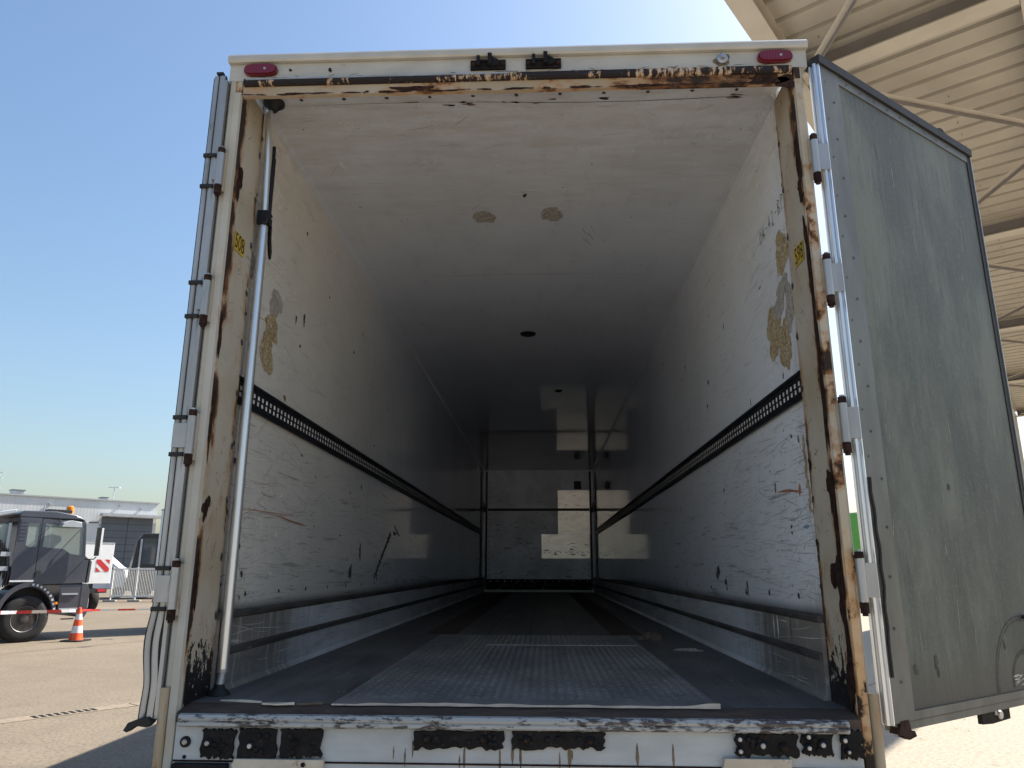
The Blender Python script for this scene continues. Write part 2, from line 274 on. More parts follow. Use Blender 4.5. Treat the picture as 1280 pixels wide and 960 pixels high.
# ------------------------------------------------------------------ mesh helper
class MB:
    def __init__(s): s.v = []; s.f = []; s.mi = []; s.mats = []
    def mat(s, m):
        m = MT[m] if isinstance(m, str) else m
        if m not in s.mats: s.mats.append(m)
        return s.mats.index(m)
    def poly(s, pts, m):
        k = len(s.v); s.v += [tuple(p) for p in pts]; s.f.append(tuple(range(k, k + len(pts)))); s.mi.append(s.mat(m))
    def mesh(s, vs, fs, m):
        k = len(s.v); s.v += [tuple(p) for p in vs]; i = s.mat(m)
        for f in fs: s.f.append(tuple(k + j for j in f)); s.mi.append(i)
    def box(s, x0, x1, y0, y1, z0, z1, m, T=None):
        vs = [(x, y, z) for x in (x0, x1) for y in (y0, y1) for z in (z0, z1)]
        if T: vs = [T(*p) for p in vs]
        s.mesh(vs, [(0, 1, 3, 2), (4, 6, 7, 5), (0, 4, 5, 1), (2, 3, 7, 6), (0, 2, 6, 4), (1, 5, 7, 3)], m)
    def prism(s, prof, fn, t0, t1, m, caps=True):
        """prof: 2-D outline, fn(a, b, t) -> 3-D"""
        n = len(prof); vs = [fn(a, b, t0) for a, b in prof] + [fn(a, b, t1) for a, b in prof]
        fs = [(i, (i + 1) % n, n + (i + 1) % n, n + i) for i in range(n)]
        if caps: fs += [tuple(range(n - 1, -1, -1)), tuple(range(n, 2 * n))]
        s.mesh(vs, fs, m)
    def tube(s, path, r, m, n=10, caps=True):
        path = [Vector(p) for p in path]; rs = r if isinstance(r, (list, tuple)) else [r] * len(path)
        vs = []; fs = []
        for i, p in enumerate(path):
            d = (path[min(i + 1, len(path) - 1)] - path[max(i - 1, 0)]).normalized()
            a = d.orthogonal().normalized() if i == 0 else (a - d * a.dot(d)).normalized()
            b = d.cross(a)
            for k in range(n):
                t = 2 * math.pi * k / n; vs.append(p + (a * math.cos(t) + b * math.sin(t)) * rs[i])
        for i in range(len(path) - 1):
            for k in range(n):
                fs.append((i * n + k, i * n + (k + 1) % n, (i + 1) * n + (k + 1) % n, (i + 1) * n + k))
        if caps: fs += [tuple(range(n - 1, -1, -1)), tuple(range((len(path) - 1) * n, len(path) * n))]
        s.mesh(vs, fs, m)
    def lathe(s, prof, fn, m, n=32):
        """prof: (radius, height); fn(x, y, h) -> 3-D"""
        vs = []; fs = []
        for r, h in prof:
            for k in range(n):
                t = 2 * math.pi * k / n; vs.append(fn(r * math.cos(t), r * math.sin(t), h))
        for i in range(len(prof) - 1):
            for k in range(n): fs.append((i * n + k, i * n + (k + 1) % n, (i + 1) * n + (k + 1) % n, (i + 1) * n + k))
        fs += [tuple(range(n - 1, -1, -1)), tuple(range((len(prof) - 1) * n, len(prof) * n))]
        s.mesh(vs, fs, m)
    def blob(s, fn, cu, cv, ru, rv, m, rnd, n=26, jag=.35, off=.0015):
        ph = [rnd.uniform(0, 6.28) for _ in range(4)]; pts = []
        for k in range(n):
            t = 2 * math.pi * k / n
            q = 1 + jag * (.45 * math.sin(2 * t + ph[0]) + .35 * math.sin(3 * t + ph[1]) + .3 * math.sin(5 * t + ph[2]) + rnd.uniform(-.35, .35))
            pts.append(fn(cu + ru * q * math.cos(t), cv + rv * q * math.sin(t), off))
        c = fn(cu, cv, off); k0 = len(s.v); s.v += [tuple(p) for p in pts] + [tuple(c)]; i = s.mat(m)
        for k in range(n): s.f.append((k0 + k, k0 + (k + 1) % n, k0 + n)); s.mi.append(i)
    def sliver(s, fn, u, v, L, w, ang, m, rnd, off=None):
        off = rnd.uniform(.0004, .0014) if off is None else off
        ca, sa = math.cos(ang), math.sin(ang); top = []; bot = []; n = 5; bow = rnd.uniform(-.025, .025) * L
        for i in range(n + 1):
            t = i / n; a = (t - .5) * L; wd = w * (math.sin(math.pi * min(max(t, .03), .97)) ** .6) * rnd.uniform(.5, 1); bb = bow * math.sin(math.pi * t)
            top.append(fn(u + a * ca - (bb + wd / 2) * sa, v + a * sa + (bb + wd / 2) * ca, off)); bot.append(fn(u + a * ca - (bb - wd / 2) * sa, v + a * sa + (bb - wd / 2) * ca, off))
        s.poly(top + bot[::-1], m)
    def build(s, name, parent=None, smooth=True, bevel=0, ang=35):
        me = bpy.data.meshes.new(name); me.from_pydata(s.v, [], s.f)
        for m in s.mats: me.materials.append(m)
        me.polygons.foreach_set('material_index', s.mi)
        bm = bmesh.new(); bm.from_mesh(me); bmesh.ops.recalc_face_normals(bm, faces=bm.faces); bm.to_mesh(me); bm.free()
        if smooth:
            me.polygons.foreach_set('use_smooth', [True] * len(me.polygons)); me.set_sharp_from_angle(angle=R(ang))
        me.update()
        o = bpy.data.objects.new(name, me); COL.objects.link(o)
        if parent: o.parent = parent
        if bevel:
            b = o.modifiers.new('bevel', 'BEVEL'); b.width = bevel; b.segments = 2; b.limit_method = 'ANGLE'; b.angle_limit = R(40)
        return o

def empty(name, loc=(0, 0, 0), rz=0):
    o = bpy.data.objects.new(name, None); COL.objects.link(o); o.location = loc; o.rotation_euler = (0, 0, rz); o.empty_display_size = .2
    return o
def tag(o, label=None, cat=None, group=None, kind=None):
    if label: o['label'] = label
    if cat: o['category'] = cat
    if group: o['group'] = group
    if kind: o['kind'] = kind
    return o
def copy_tree(o, parent=None):
    c = o.copy(); COL.objects.link(c)
    if parent: c.parent = parent
    for ch in list(o.children): copy_tree(ch, c)
    return c
def text_mesh(mb, body, size, fn, m, off=.002, cx=True, sx=1.0):
    cu = bpy.data.curves.new('lettering', 'FONT'); cu.body = body; cu.size = size; cu.align_x = 'CENTER'; cu.align_y = 'CENTER'
    o = bpy.data.objects.new('lettering', cu); COL.objects.link(o)
    dg = bpy.context.evaluated_depsgraph_get(); me = bpy.data.meshes.new_from_object(o.evaluated_get(dg))
    mb.mesh([fn(v.co.x * sx, v.co.y, off) for v in me.vertices], [tuple(p.vertices) for p in me.polygons], m)
    bpy.data.objects.remove(o); bpy.data.curves.remove(cu); bpy.data.meshes.remove(me)

# ================================================================== SETTING
g = MB(); S = 700
g.poly([(-S, -S, 0), (S, -S, 0), (S, S, 0), (-S, S, 0)], 'ground')
tag(g.build('ground', smooth=False), kind='structure')
AX = Vector((.588, .809, 0)); BX = Vector((.809, -.588, 0))   # yard axis and its right-hand normal
def strip(name, p, q, w, m, z=.004):
    p, q = Vector((*p, z)), Vector((*q, z)); d = (q - p).normalized(); nn = Vector((d.y, -d.x, 0)) * w / 2
    b = MB(); b.poly([p - nn, q - nn, q + nn, p + nn], m); return tag(b.build(name, smooth=False), kind='structure')
strip('paving_joint', (-14.5, 4.4), (-6.5, 21.8), .035, MT['scuff_brown'])
strip('paving_joint', (-9.5, -9), (9.0, 14.3), .02, MT['scuff_brown'])

# drainage channel in the yard
dr = empty('drainage_channel', (-5.6, 6.45, 0), math.atan2(1.31, 1.04))
tag(dr, 'pale concrete drainage channel with a slotted grate, left of the white trailer', 'drain')
b = MB()
for k in range(-4, 5):
    x0, x1 = k * 1.55 - .77, k * 1.55 + .76
    b.box(x0, x1, -.13, .13, .0, .006, 'kerbstone')
b.build('channel_kerb', dr, False)
b = MB()
for i in range(9):
    for j in range(2): b.box(-.36 + i * .08, -.315 + i * .08, -.085 + j * .09, -.01 + j * .09, .0062, .009, 'blackiron')
b.build('grate', dr, False)

b = MB(); q = random.Random(64)
fg = lambda u, v, o: (u, v, .003 + o)
for _ in range(26):
    x, y = q.uniform(-16, -3.4), q.uniform(3.5, 20); b.blob(fg, x, y, q.uniform(.04, .22), q.uniform(.03, .16), 'oil', q, 18, .5, q.uniform(.0001, .0009))
for _ in range(9):
    x, y = q.uniform(-13, -4), q.uniform(4, 15); a = q.uniform(0, 6.28)
    for k in range(14):
        b.sliver(fg, x, y, .34, q.uniform(.006, .014), a, 'crack', q, q.uniform(.0001, .0009)); x += .3 * math.cos(a); y += .3 * math.sin(a); a += q.gauss(0, .35)
for _ in range(140):
    x, y = q.uniform(1.8, 7), q.uniform(1.0, 7); b.sliver(fg, x, y, q.uniform(.03, .12), q.uniform(.006, .016), q.uniform(0, 6.28), q.choice(('straw', 'straw', 'crack')), q, q.uniform(.0001, .0009))
tag(b.build('ground_wear', smooth=False), kind='structure')

# ================================================================== TRAILER
F = 1.20; HC = F + 2.651; WI = 1.219; LEN = 13.82; WO = 1.275; TOP = 3.93
tr = empty('box_trailer', (0, 0, 0))
tag(tr, 'old white box trailer with open rear doors and a rusty frame round its empty hold', 'trailer')
rnd = random.Random(4)
def fnL(u, v, o): return (-WI + o, u, v)          # left wall: u = y, v = z
def fnR(u, v, o): return (WI - o, u, v)
def fnC(u, v, o): return (u, v, HC - o)           # ceiling: u = x, v = y
def fnF(u, v, o): return (u, v, F + o)

def scuffs(b, fn, n, seed, zlo=1.55, zhi=3.8):
    q = random.Random(seed)
    for _ in range(n):
        y = .28 + min(13, q.expovariate(1 / 2.6)); low = q.random() < .72
        z = q.uniform(zlo, 2.34) if low else q.uniform(2.52, zhi)
        L = q.choice((.02, .03, .05, .08, .14, .25)) * q.uniform(.6, 1.4); w = q.uniform(.001, .0026) * (1.6 if L < .06 else 1)
        m = q.choices(('scuff', 'scuff_brown', 'scuff_red', 'scuff_blue', 'scuff_white'), (5, 6, .5, .4, 2.5))[0]
        b.sliver(fn, y, z, L, w, q.gauss(0, .22) if q.random() < .85 else q.uniform(0, 3.1), m, q)
    for _ in range(n * 3):                       # fine hairline scratches
        y = .28 + min(13, q.expovariate(1 / 3.0)); z = q.uniform(zlo, 2.36) if q.random() < .75 else q.uniform(2.52, zhi)
        b.sliver(fn, y, z, q.choice((.03, .05, .09, .16, .3)) * q.uniform(.6, 1.4), q.uniform(.0007, .0020), q.gauss(.02, .08) if q.random() < .9 else q.gauss(0, .5), q.choice(('scratch', 'scratch', 'scuff_brown')), q)
    for _ in range(n // 14):                     # chipped spots
        y = .3 + min(12, q.expovariate(1 / 2.2)); z = q.uniform(zlo, 3.6)
        b.blob(fn, y, z, q.uniform(.006, .022), q.uniform(.006, .02), q.choice(('scuff', 'scuff_brown', 'scuff')), q, 10, .5, q.uniform(.0004, .0014))

def rivets(b, fn, pts, r, m, rnd):
    for (u, v) in pts: b.blob(fn, u, v, r * rnd.uniform(.8, 1.2), r * rnd.uniform(.8, 1.25), m, rnd, 10, .15, .0022)

# side walls
for side, fn, sg in (('L', fnL, -1), ('R', fnR, 1)):
    b = MB(); x0, x1 = sorted((sg * WI, sg * WO))
    b.box(x0, x1, .25, LEN + .05, F - .12, HC + .01, 'wall' if sg < 0 else 'wall_skylit')
    scuffs(b, fn, 430, 11 if sg < 0 else 23)
    rivets(b, fn, [(.275, 1.62 + .295 * i) for i in range(8)], .011, 'scuff', rnd)
    rivets(b, fn, [(.55 + .43 * i, 1.575) for i in range(30)], .013, 'scuff', rnd)
    for y in (2.75, 5.25, 7.75, 10.25):          # panel joints
        b.sliver(fn, y, 2.7, 2.2, .004, R(90), 'scuff_brown', rnd)
    if sg < 0:
        for (y, z, ru, rv) in ((.627, 2.975, .05, .05), (.56, 2.70, .05, .075), (.60, 2.84, .055, .045), (.30, 3.04, .035, .05)):
            b.blob(fn, y, z, ru * 1.7, rv * 1.35, 'glue' if z < 2.9 else 'glue_grey', rnd, 30, .3, rnd.uniform(.0016, .003))
        for (y, z, ru, rv) in ((1.06, 3.04, .015, .03), (2.62, 1.80, .03, .05), (2.37, 1.66, .03, .055), (3.2, 1.63, .02, .035), (.93, 3.0, .012, .02)):
            b.blob(fn, y, z, ru, rv, 'scuff', rnd, 16, .6, .0018)
        for i in range(16):                      # tape scar climbing diagonally
            t = i / 15; b.blob(fn, 3.13 + .62 * t + (.12 if t > .9 else 0), 1.63 + .36 * min(1, t * 1.1), .035, .02, 'scuff', rnd, 9, .7, .0016 + i * .00003)
        b.sliver(fn, 3.95, 2.02, .3, .03, R(-18), 'scuff', rnd, .0019)
        b.sliver(fn, .8, 1.95, .8, .006, .02, 'scuff_red', rnd); b.sliver(fn, 1.1, 1.93, .5, .012, -.05, 'scuff_red', rnd)
    else:
        for (y, z, ru, rv, m) in ((.37, 3.10, .055, .075, 'glue'), (.40, 2.945, .045, .035, 'glue_grey'), (.47, 2.87, .05, .04, 'glue_grey'), (.565, 2.78, .065, .095, 'glue'), (.43, 2.67, .05, .085, 'glue'), (.335, 2.82, .03, .09, 'glue_grey')):
            b.blob(fn, y, z, ru * 1.75, rv * 1.2, m, rnd, 32, .3, rnd.uniform(.0016, .0035))
        for i in range(9): b.blob(fn, .31 + rnd.uniform(-.015, .015), 1.93 + .035 * i, .016, .022, 'glue', rnd, 9, .6, .0016 + i * .0001)
        for (y, z, ru, rv) in ((2.05, 1.67, .045, .045), (1.86, 1.61, .04, .015), (1.376, 1.60, .012, .035), (1.40, 1.56, .03, .008), (.75, 2.06, .012, .02)):
            b.blob(fn, y, z, ru, rv, 'scuff', rnd, 14, .6, .0018)
        b.sliver(fn, .55, 2.02, .35, .02, .1, 'scuff_red', rnd); b.sliver(fn, .42, 2.02, .03, .07, .3, 'scuff_red', rnd); b.sliver(fn, .38, 1.86, .08, .02, 0, 'scuff_blue', rnd)
        # handwriting OK-42-BP
        strokes = {'O': [(0, .5, .25, 1), (.25, 1, .5, .5), (.5, .5, .25, 0), (.25, 0, 0, .5)], 'K': [(0, 0, 0, 1), (.05, .45, .45, 1), (.15, .55, .5, 0)], '-': [(.05, .45, .5, .5)],
                   '4': [(.3, 1, 0, .4), (0, .4, .5, .4), (.38, .75, .35, 0)], '2': [(0, .8, .25, 1), (.25, 1, .45, .75), (.45, .75, 0, 0), (0, 0, .5, 0)],
                   'B': [(0, 0, 0, 1), (0, 1, .4, .8), (.4, .8, .05, .5), (.05, .5, .45, .25), (.45, .25, 0, 0)], 'P': [(0, 0, 0, 1), (0, 1, .42, .8), (.42, .8, .03, .5)]}
        for i, ch in enumerate('OK-42-BP'):
            for (a0, c0, a1, c1) in strokes[ch]:
                k = .072; p0 = (.665 - i * .05 - a0 * .06, 3.262 + i * .004 + c0 * k); p1 = (.665 - i * .05 - a1 * .06, 3.262 + i * .004 + c1 * k)
                dx, dz = p1[0] - p0[0], p1[1] - p0[1]
                b.sliver(fn, (p0[0] + p1[0]) / 2, (p0[1] + p1[1]) / 2, math.hypot(dx, dz) * 1.12, .0065, math.atan2(dz, dx), 'ink', rnd)
    b.build('side_wall', tr, False)
    # kick rail: two stepped aluminium planks
    k = MB(); prof = [(0, 1.197), (.040, 1.197), (.040, 1.205), (.026, 1.222), (.026, 1.338), (.0265, 1.3385), (.0265, 1.3725), (.026, 1.373), (.026, 1.482), (.0, 1.482)]
    k.prism(prof, (lambda a, z, t, sg=sg: (sg * (WI - a), t, z)), .251, LEN - .02, 'kick')
    for (za, zb, da) in ((1.339, 1.372, .040), (1.4825, 1.512, .036)): k.prism([(0.001, za), (.027, za), (da, za + .007), (da, zb - .008), (.027, zb), (.001, zb)], (lambda a, z, t, sg=sg: (sg * (WI - a), t, z)), .252, LEN - .021, 'kickdark')
    q = random.Random(31 + sg)
    fk = (lambda u, v, o, sg=sg: (sg * (WI - .026 - o), u, v))
    for _ in range(70):
        k.sliver(fk, .3 + min(9, q.expovariate(1 / 2)), q.choice((q.uniform(1.23, 1.33), q.uniform(1.38, 1.475))), q.uniform(.04, .4), q.uniform(.001, .003), q.gauss(0, .08), q.choice(('scratch', 'scuff_brown', 'scuff_white')), q)
    if sg > 0:
        for yy in (.62, .80, .86, 1.0): k.sliver(fk, yy, 1.43, .1, .05 * q.uniform(.4, 1), R(88), q.choice(('scuff_brown', 'scuff_white')), q)
    k.build('kick_rail', tr, False)
    # perforated cargo rail
    c = MB(); yA, yB = .246, 12.9
    def fr(u, v, o, sg=sg): return (sg * (WI - o), u, v)
    c.box(*sorted((sg * (WI - .0066), sg * WI)), yA, yB, 2.395, 2.489, 'slot')
    def bar(y0, y1, z0, z1, t): c.box(*sorted((sg * (WI - t), sg * (WI - .0067))), y0, y1, z0, z1, 'railblack')
    bar(yA, yB, 2.380, 2.392, .016); bar(yA, yB, 2.490, 2.504, .016); bar(yA, yB, 2.392, 2.418, .009); bar(yA, yB, 2.438, 2.447, .008); bar(yA, yB, 2.467, 2.490, .009)
    y = yA; i = 0
    while y < yB - .06:
        bar(y, y + .026, 2.418, 2.438, .008); bar(y + .004, y + .030, 2.447, 2.467, .008); y += .052; i += 1
    c.build('cargo_rail', tr, False)

# ceiling
b = MB(); b.box(-WI + .001, WI - .001, .17, LEN, HC, HC + .03, 'ceil')
q = random.Random(77)
for _ in range(260):
    b.sliver(fnC, q.uniform(-1.1, 1.1), .3 + min(12, q.expovariate(1 / 2.2)), q.choice((.02, .03, .05, .09, .16)), q.uniform(.001, .003), q.gauss(0, .5), q.choices(('scuff', 'scuff_brown', 'scuff_white'), (2, 6, 3))[0], q)
for (x, y, r) in ((-.246, 1.459, .085), (.185, 1.432, .09)):
    b.blob(fnC, x, y, r * .8, r, 'glue_grey', q, 26, .3, .0016)
    for t in range(26):
        a = q.uniform(0, 6.28); rr = r * q.uniform(.5, 1.05); b.sliver(fnC, x + rr * .8 * math.cos(a), y + rr * math.sin(a), q.uniform(.02, .06), q.uniform(.002, .006), a + 1.57 + q.gauss(0, .3), 'scuff', q)
for i in range(6): b.sliver(fnC, .43 + q.uniform(-.03, .03), 1.72 + q.uniform(-.12, .12), q.uniform(.06, .16), .004, R(72), 'scuff', q)
b.blob(fnC, .02, 1.18, .014, .02, 'scuff', q, 9, .6, .0018)
rivets(b, fnC, [(-1.02 + .205 * i, .215) for i in range(11)], .010, 'scuff', q)
for i in range(14): b.blob(fnC, q.uniform(-.5, 1.1), q.uniform(.25, .285), q.uniform(.01, .04), .006, q.choice(('rust', 'scuff_brown')), q, 10, .6, .0018)
b.sliver(fnC, .45, .262, 1.3, .006, 0, 'rust', q, .0017); b.sliver(fnC, -.6, .262, 1.0, .003, 0, 'scuff_brown', q, .0017)
for y in (2.44, 4.88, 7.32, 9.76): b.sliver(fnC, 0, y, 2.3, .004, 0, 'scuff_brown', q)
b.build('ceiling_lining', tr, False)
b = MB()
for sg in (-1, 1):                               # cove strip between wall and ceiling
    b.prism([(0, 0), (.022, 0), (.0, -.024)], (lambda a, z, t, sg=sg: (sg * (WI - .001 - a), t, HC - .001 + z)), .26, LEN - .01, 'ceil')
b.build('cove_strip', tr, False)
for (x, y) in ((-.017, 3.85), (.314, 6.156)):
    b = MB(); r = .075 if y < 4 else .045
    b.lathe([(r, 0), (r, -.006), (r * .85, -.014), (r * .5, -.016)], lambda a, c, h, x=x, y=y: (x + a, y + c, HC + h), 'blackiron', 24); b.build('ceiling_lamp', tr)
# outer roof and floor
b = MB(); b.box(-WO, WO, .10, LEN + .06, HC + .031, TOP, 'white'); b.build('roof', tr, False)
b = MB(); b.box(-WI + .001, WI - .001, .09, LEN, F - .06, F, 'floor')
for x in (-.62, -.31, .0, .31, .62, .93): b.box(x - .003, x + .003, 3.05, LEN - .1, F + .0006, F + .002, 'scuff')
for i in range(120): b.blob(fnF, q.uniform(-1.1, 1.1), .12 + min(7, q.expovariate(1 / 1.2)), q.uniform(.002, .008), q.uniform(.002, .008), q.choice(('scuff_white', 'scuff_brown', 'paper')), q, 7, .5, q.uniform(.0005, .0015))
b.poly([fnF(-.80, 3.1, .001), fnF(-.55, 3.1, .001), fnF(-.55, 13.5, .001), fnF(-.80, 13.5, .001)], MT['sill_brown'])
b.poly([fnF(.62, 3.1, .001), fnF(.86, 3.1, .001), fnF(.86, 13.5, .001), fnF(.62, 13.5, .001)], MT['sill_brown'])
b.build('floor', tr, False)
# tread plate with raised lozenges
b = MB(); X0, X1, Y0, Y1 = -.665, .745, .055, 2.98; T = .006
n = 30; front = [(X0 + (X1 - X0) * i / n, Y0 + rnd.uniform(-.006, .006), F + T + (rnd.uniform(0, .006) if 2 < i < n - 1 else .012 if i >= n - 1 else 0)) for i in range(n + 1)]
back = [(X0 + (X1 - X0) * i / n, Y0 + .12, F + T) for i in range(n + 1)]
for i in range(n): b.poly([front[i], front[i + 1], back[i + 1], back[i]], 'tread')
b.poly([(X0, Y0 + .12, F + T), (X1, Y0 + .12, F + T), (X1, Y1, F + T), (X0, Y1, F + T)], 'tread')
b.poly([(X0, Y1, F + T), (X1, Y1, F + T), (X1, Y1, F), (X0, Y1, F)], 'tread')
for i in range(n): b.poly([front[i], front[i + 1], (front[i + 1][0], front[i + 1][1], F), (front[i][0], front[i][1], F)], 'alu')
p = .036; nx = int((X1 - X0) / p); ny = int((Y1 - Y0 - .12) / p)
for i in range(nx):
    for j in range(ny):
        cx, cy_ = X0 + p * (i + .5), Y0 + .13 + p * (j + .5); a = R(45) if (i + j) % 2 else R(-45)
        if rnd.random() < .04: continue
        ca, sa = math.cos(a), math.sin(a); l, w, h = .0155, .0048, .0024
        P4 = [(l, 0), (0, w), (-l, 0), (0, -w)]
        vs = [(cx + u * ca - v * sa, cy_ + u * sa + v * ca, F + T + .0003) for u, v in P4] + [(cx + u * ca * .5, cy_ + u * sa * .5, F + T + h) for u in (l, -l)]
        b.mesh(vs, [(0, 1, 4), (4, 1, 5), (1, 2, 5), (2, 3, 5), (5, 3, 4), (3, 0, 4)], 'tread')
b.box(X0 + .4, X1 - .03, 2.22, 2.228, F + T + .001, F + T + .003, 'alu_bright')
tag(b.build('tread_plate', tr, False), 'worn grey tread plate lying on the hold floor by the sill')

# bulkhead at the far end
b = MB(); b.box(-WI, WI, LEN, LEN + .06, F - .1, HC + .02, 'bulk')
def fnB(u, v, o): return (u, LEN - o, v)
rivets(b, fnB, [(x, z) for x in (-1.09, 1.09) for z in [1.55 + .12 * i for i in range(18)]], .012, 'scuff', q)
for _ in range(150):
    b.sliver(fnB, q.uniform(-1.05, 1.05), q.choice((q.uniform(1.5, 2.7), q.uniform(1.5, 3.3))), q.choice((.04, .08, .15)), q.uniform(.006, .02), q.gauss(0, .4), q.choice(('scuff', 'scuff', 'scuff_brown')), q)
b.build('front_bulkhead', tr, False)
for (x0, x1, z0, z1) in ((.433, 1.140, 2.434, 3.395), (.065, 1.120, 1.912, 2.43)):
    b = MB(); b.box(x0, x1, LEN - .004, LEN - .0005, z0, z1, 'patch')
    fp = lambda u, v, o: (u, LEN - .004 - o, v)
    for _ in range(8): b.sliver(fp, q.uniform(x0 + .05, x1 - .05), q.uniform(z0 + .05, z1 - .1), q.choice((.05, .08, .12)), q.uniform(.006, .018), q.gauss(0, .3), 'scuff', q)
    if z0 < 2:
        for _ in range(5): b.blob(fp, q.uniform(x0 + .1, x1 - .1), z0 + q.uniform(.06, .2), .05, .014, 'scuff', q, 10, .6, q.uniform(.001, .002))
        rivets(b, fp, [(x0 + .06 + .12 * i, z0 + .13) for i in range(9)], .012, 'scuff', q)
    b.build('repair_sheet', tr, False)
b = MB(); b.box(.80, .96, LEN - .006, LEN - .001, 3.42, 3.60, 'kickdark'); b.build('notice_plate', tr, False)
b = MB(); b.box(-1.14, 1.14, LEN - .03, LEN - .001, F + .02, 1.47, 'blackiron')
fp = lambda u, v, o: (u, LEN - .03 - o, v)
for _ in range(60): b.blob(fp, q.uniform(-1.1, 1.1), q.uniform(1.27, 1.45), q.uniform(.01, .05), q.uniform(.006, .02), 'scratch', q, 9, .6, q.uniform(.0005, .002))
rivets(b, fp, [(-1.05 + .15 * i, 1.43) for i in range(15)], .014, 'scuff_white', q)
b.box(-1.16, 1.16, LEN - .07, LEN - .031, F + .001, F + .05, 'alu'); b.build('kick_plate', tr, False)
for sg in (-1, 1):
    b = MB(); b.box(*sorted((sg * 1.135, sg * (WI - .039))), LEN - .045, LEN - .0305, F + .06, HC - .03, 'railblack')
    fp = lambda u, v, o: (u, LEN - .045 - o, v)
    rivets(b, fp, [(sg * 1.16, 1.6 + .14 * i) for i in range(15)], .010, 'scuff_brown', q); b.build('corner_post', tr, False)
    b = MB(); b.prism([(0, 0), (.22, .12), (.22, .02), (.03, -.09)], (lambda a, z, t, sg=sg: (sg * (1.20 - t), LEN - .06 - a * 1.6, 2.99 + z)), 0, .02, 'railblack'); b.build('rail_bracket', tr, False)
b = MB(); b.box(-1.13, 1.13, LEN - .035, LEN - .007, 2.94, 2.995, 'railblack'); b.build('bulkhead_rail', tr, False)

# rear frame: posts
for sg in (-1, 1):
    b = MB(); prof = [(1.207, .2495), (1.207, .014), (1.213, .003)]
    b.prism([(1.207, .2495), (1.207, .012), (1.214, .001), (1.240, .001), (1.240, .2495)], (lambda a, y, z, sg=sg: (sg * a, y, z)), .985, 3.80, 'post')
    b.prism([(1.2405, .2), (1.2405, .0), (1.262, .0), (1.272, .010), (1.275, .03), (1.275, .2)] if sg < 0 else [(1.2405, .2), (1.2405, .0), (1.245, .0), (1.252, .006), (1.256, .05), (1.275, .15), (1.275, .2)], (lambda a, y, z, sg=sg: (sg * a, y, z)), .985, 3.80, 'post_face')
    b.prism([(1.2415, .0002), (1.2415, -.006), (1.214, -.004), (1.209, .008), (1.212, .012)], (lambda a, y, z, sg=sg: (sg * a, y, z)), .985, 3.74, 'post_face' if sg < 0 else 'rust_sun_edge')
    def fj(u, v, o, sg=sg): return (sg * (1.207 - o), u, v)
    qq = random.Random(55 + sg)
    if sg < 0: spots = [(.055, 3.33, .03, .075), (.05, 1.915, .03, .045), (.02, 2.6, .012, .1), (.03, 1.62, .02, .09), (.02, 2.25, .010, .14)]
    else: spots = [(.03, 3.36, .028, .10), (.035, 3.25, .03, .07), (.03, 3.0, .022, .10), (.022, 2.84, .022, .10), (.02, 2.6, .02, .14), (.02, 2.3, .018, .18), (.035, 1.98, .038, .075), (.06, 1.66, .05, .07), (.035, 1.6, .04, .09), (.02, 1.8, .018, .12), (.022, 1.45, .022, .12), (.03, 1.3, .03, .1), (.23, 2.1, .012, .03), (.23, 1.78, .014, .025)]
    for i, (y, z, ru, rv) in enumerate(spots): b.blob(fj, y, z, ru, rv, 'rust', qq, 26, .45, .0012 + i * .0002)
    for i in range(70): b.sliver(fj, qq.uniform(.03, .235), qq.uniform(1.3, 3.75), qq.uniform(.01, .06), qq.uniform(.001, .004), qq.gauss(.2, .9), qq.choice(('scuff', 'rust', 'scuff_brown')), qq)
    for i in range(10): b.blob(fj, .235, 1.5 + .23 * i, .011, .016, 'scuff', qq, 10, .3, .003)
    b.build('rear_post', tr, False)
    # small yellow number sticker on the jamb
    s_ = MB(); uv = (.112, 3.062) if sg < 0 else (.118, 2.978)
    def fs(u, v, o, sg=sg, uv=uv): return (sg * (1.207 - .0035 - o), uv[0] + (u if sg < 0 else -u), uv[1] + v)
    s_.poly([fs(-.055, -.042, 0), fs(.055, -.042, 0), fs(.055, .042, 0), fs(-.055, .042, 0)], 'sticker')
    text_mesh(s_, '508' if sg < 0 else '598', .100, fs, 'ink', .0012, sx=.66); s_.build('number_sticker', tr, False)
    # lower guard on the post
    b = MB(); b.tube([(sg * 1.262, -.004, .985), (sg * 1.262, -.004, 1.265)], .017, 'guard', 12); b.build('post_guard', tr)

# header
b = MB()
b.box(-WO, WO, 0, .10, 3.801, 3.884, 'header')
b.prism([(0.099, 3.885), (-.018, 3.885), (-.024, 3.893), (-.024, 3.915), (-.012, TOP), (.099, TOP)], lambda y, z, t: (t, y, z), -WO - .004, WO + .004, 'header')
b.prism([(0, 3.800), (-.020, 3.797), (-.022, 3.775), (-.012, 3.768), (0, 3.768)], lambda y, z, t: (t, y, z), -1.2, 1.2, 'drip')
b.box(-1.19, -.02, -.024, -.0205, 3.789, 3.796, 'alu')
b.prism([(.0, 3.7675), (.002, 3.724), (.02, 3.720), (.17, 3.846), (.17, 3.90), (.0, 3.90 - .1)], lambda y, z, t: (t, y, z), -1.206, 1.206, 'lip')
def fh(u, v, o): return (u, .001 - o, v)
qq = random.Random(8)
for (x, w, h) in ((-.45, .085, .014), (-.56, .03, .008), (.3, .05, .006), (.62, .06, .006), (1.1, .10, .022), (1.18, .05, .03), (-1.0, .05, .006)):
    b.blob(fh, x, 3.741 if w > .07 else 3.727, w, h, 'rust', qq, 22, .4, .0025)
for i in range(46): b.blob(fh, qq.uniform(-1.2, 1.2), 3.727, qq.uniform(.01, .05), qq.uniform(.002, .006), 'rust', qq, 10, .6, .002 + .0001 * i)
def fhd(u, v, o): return (u, -o, v)
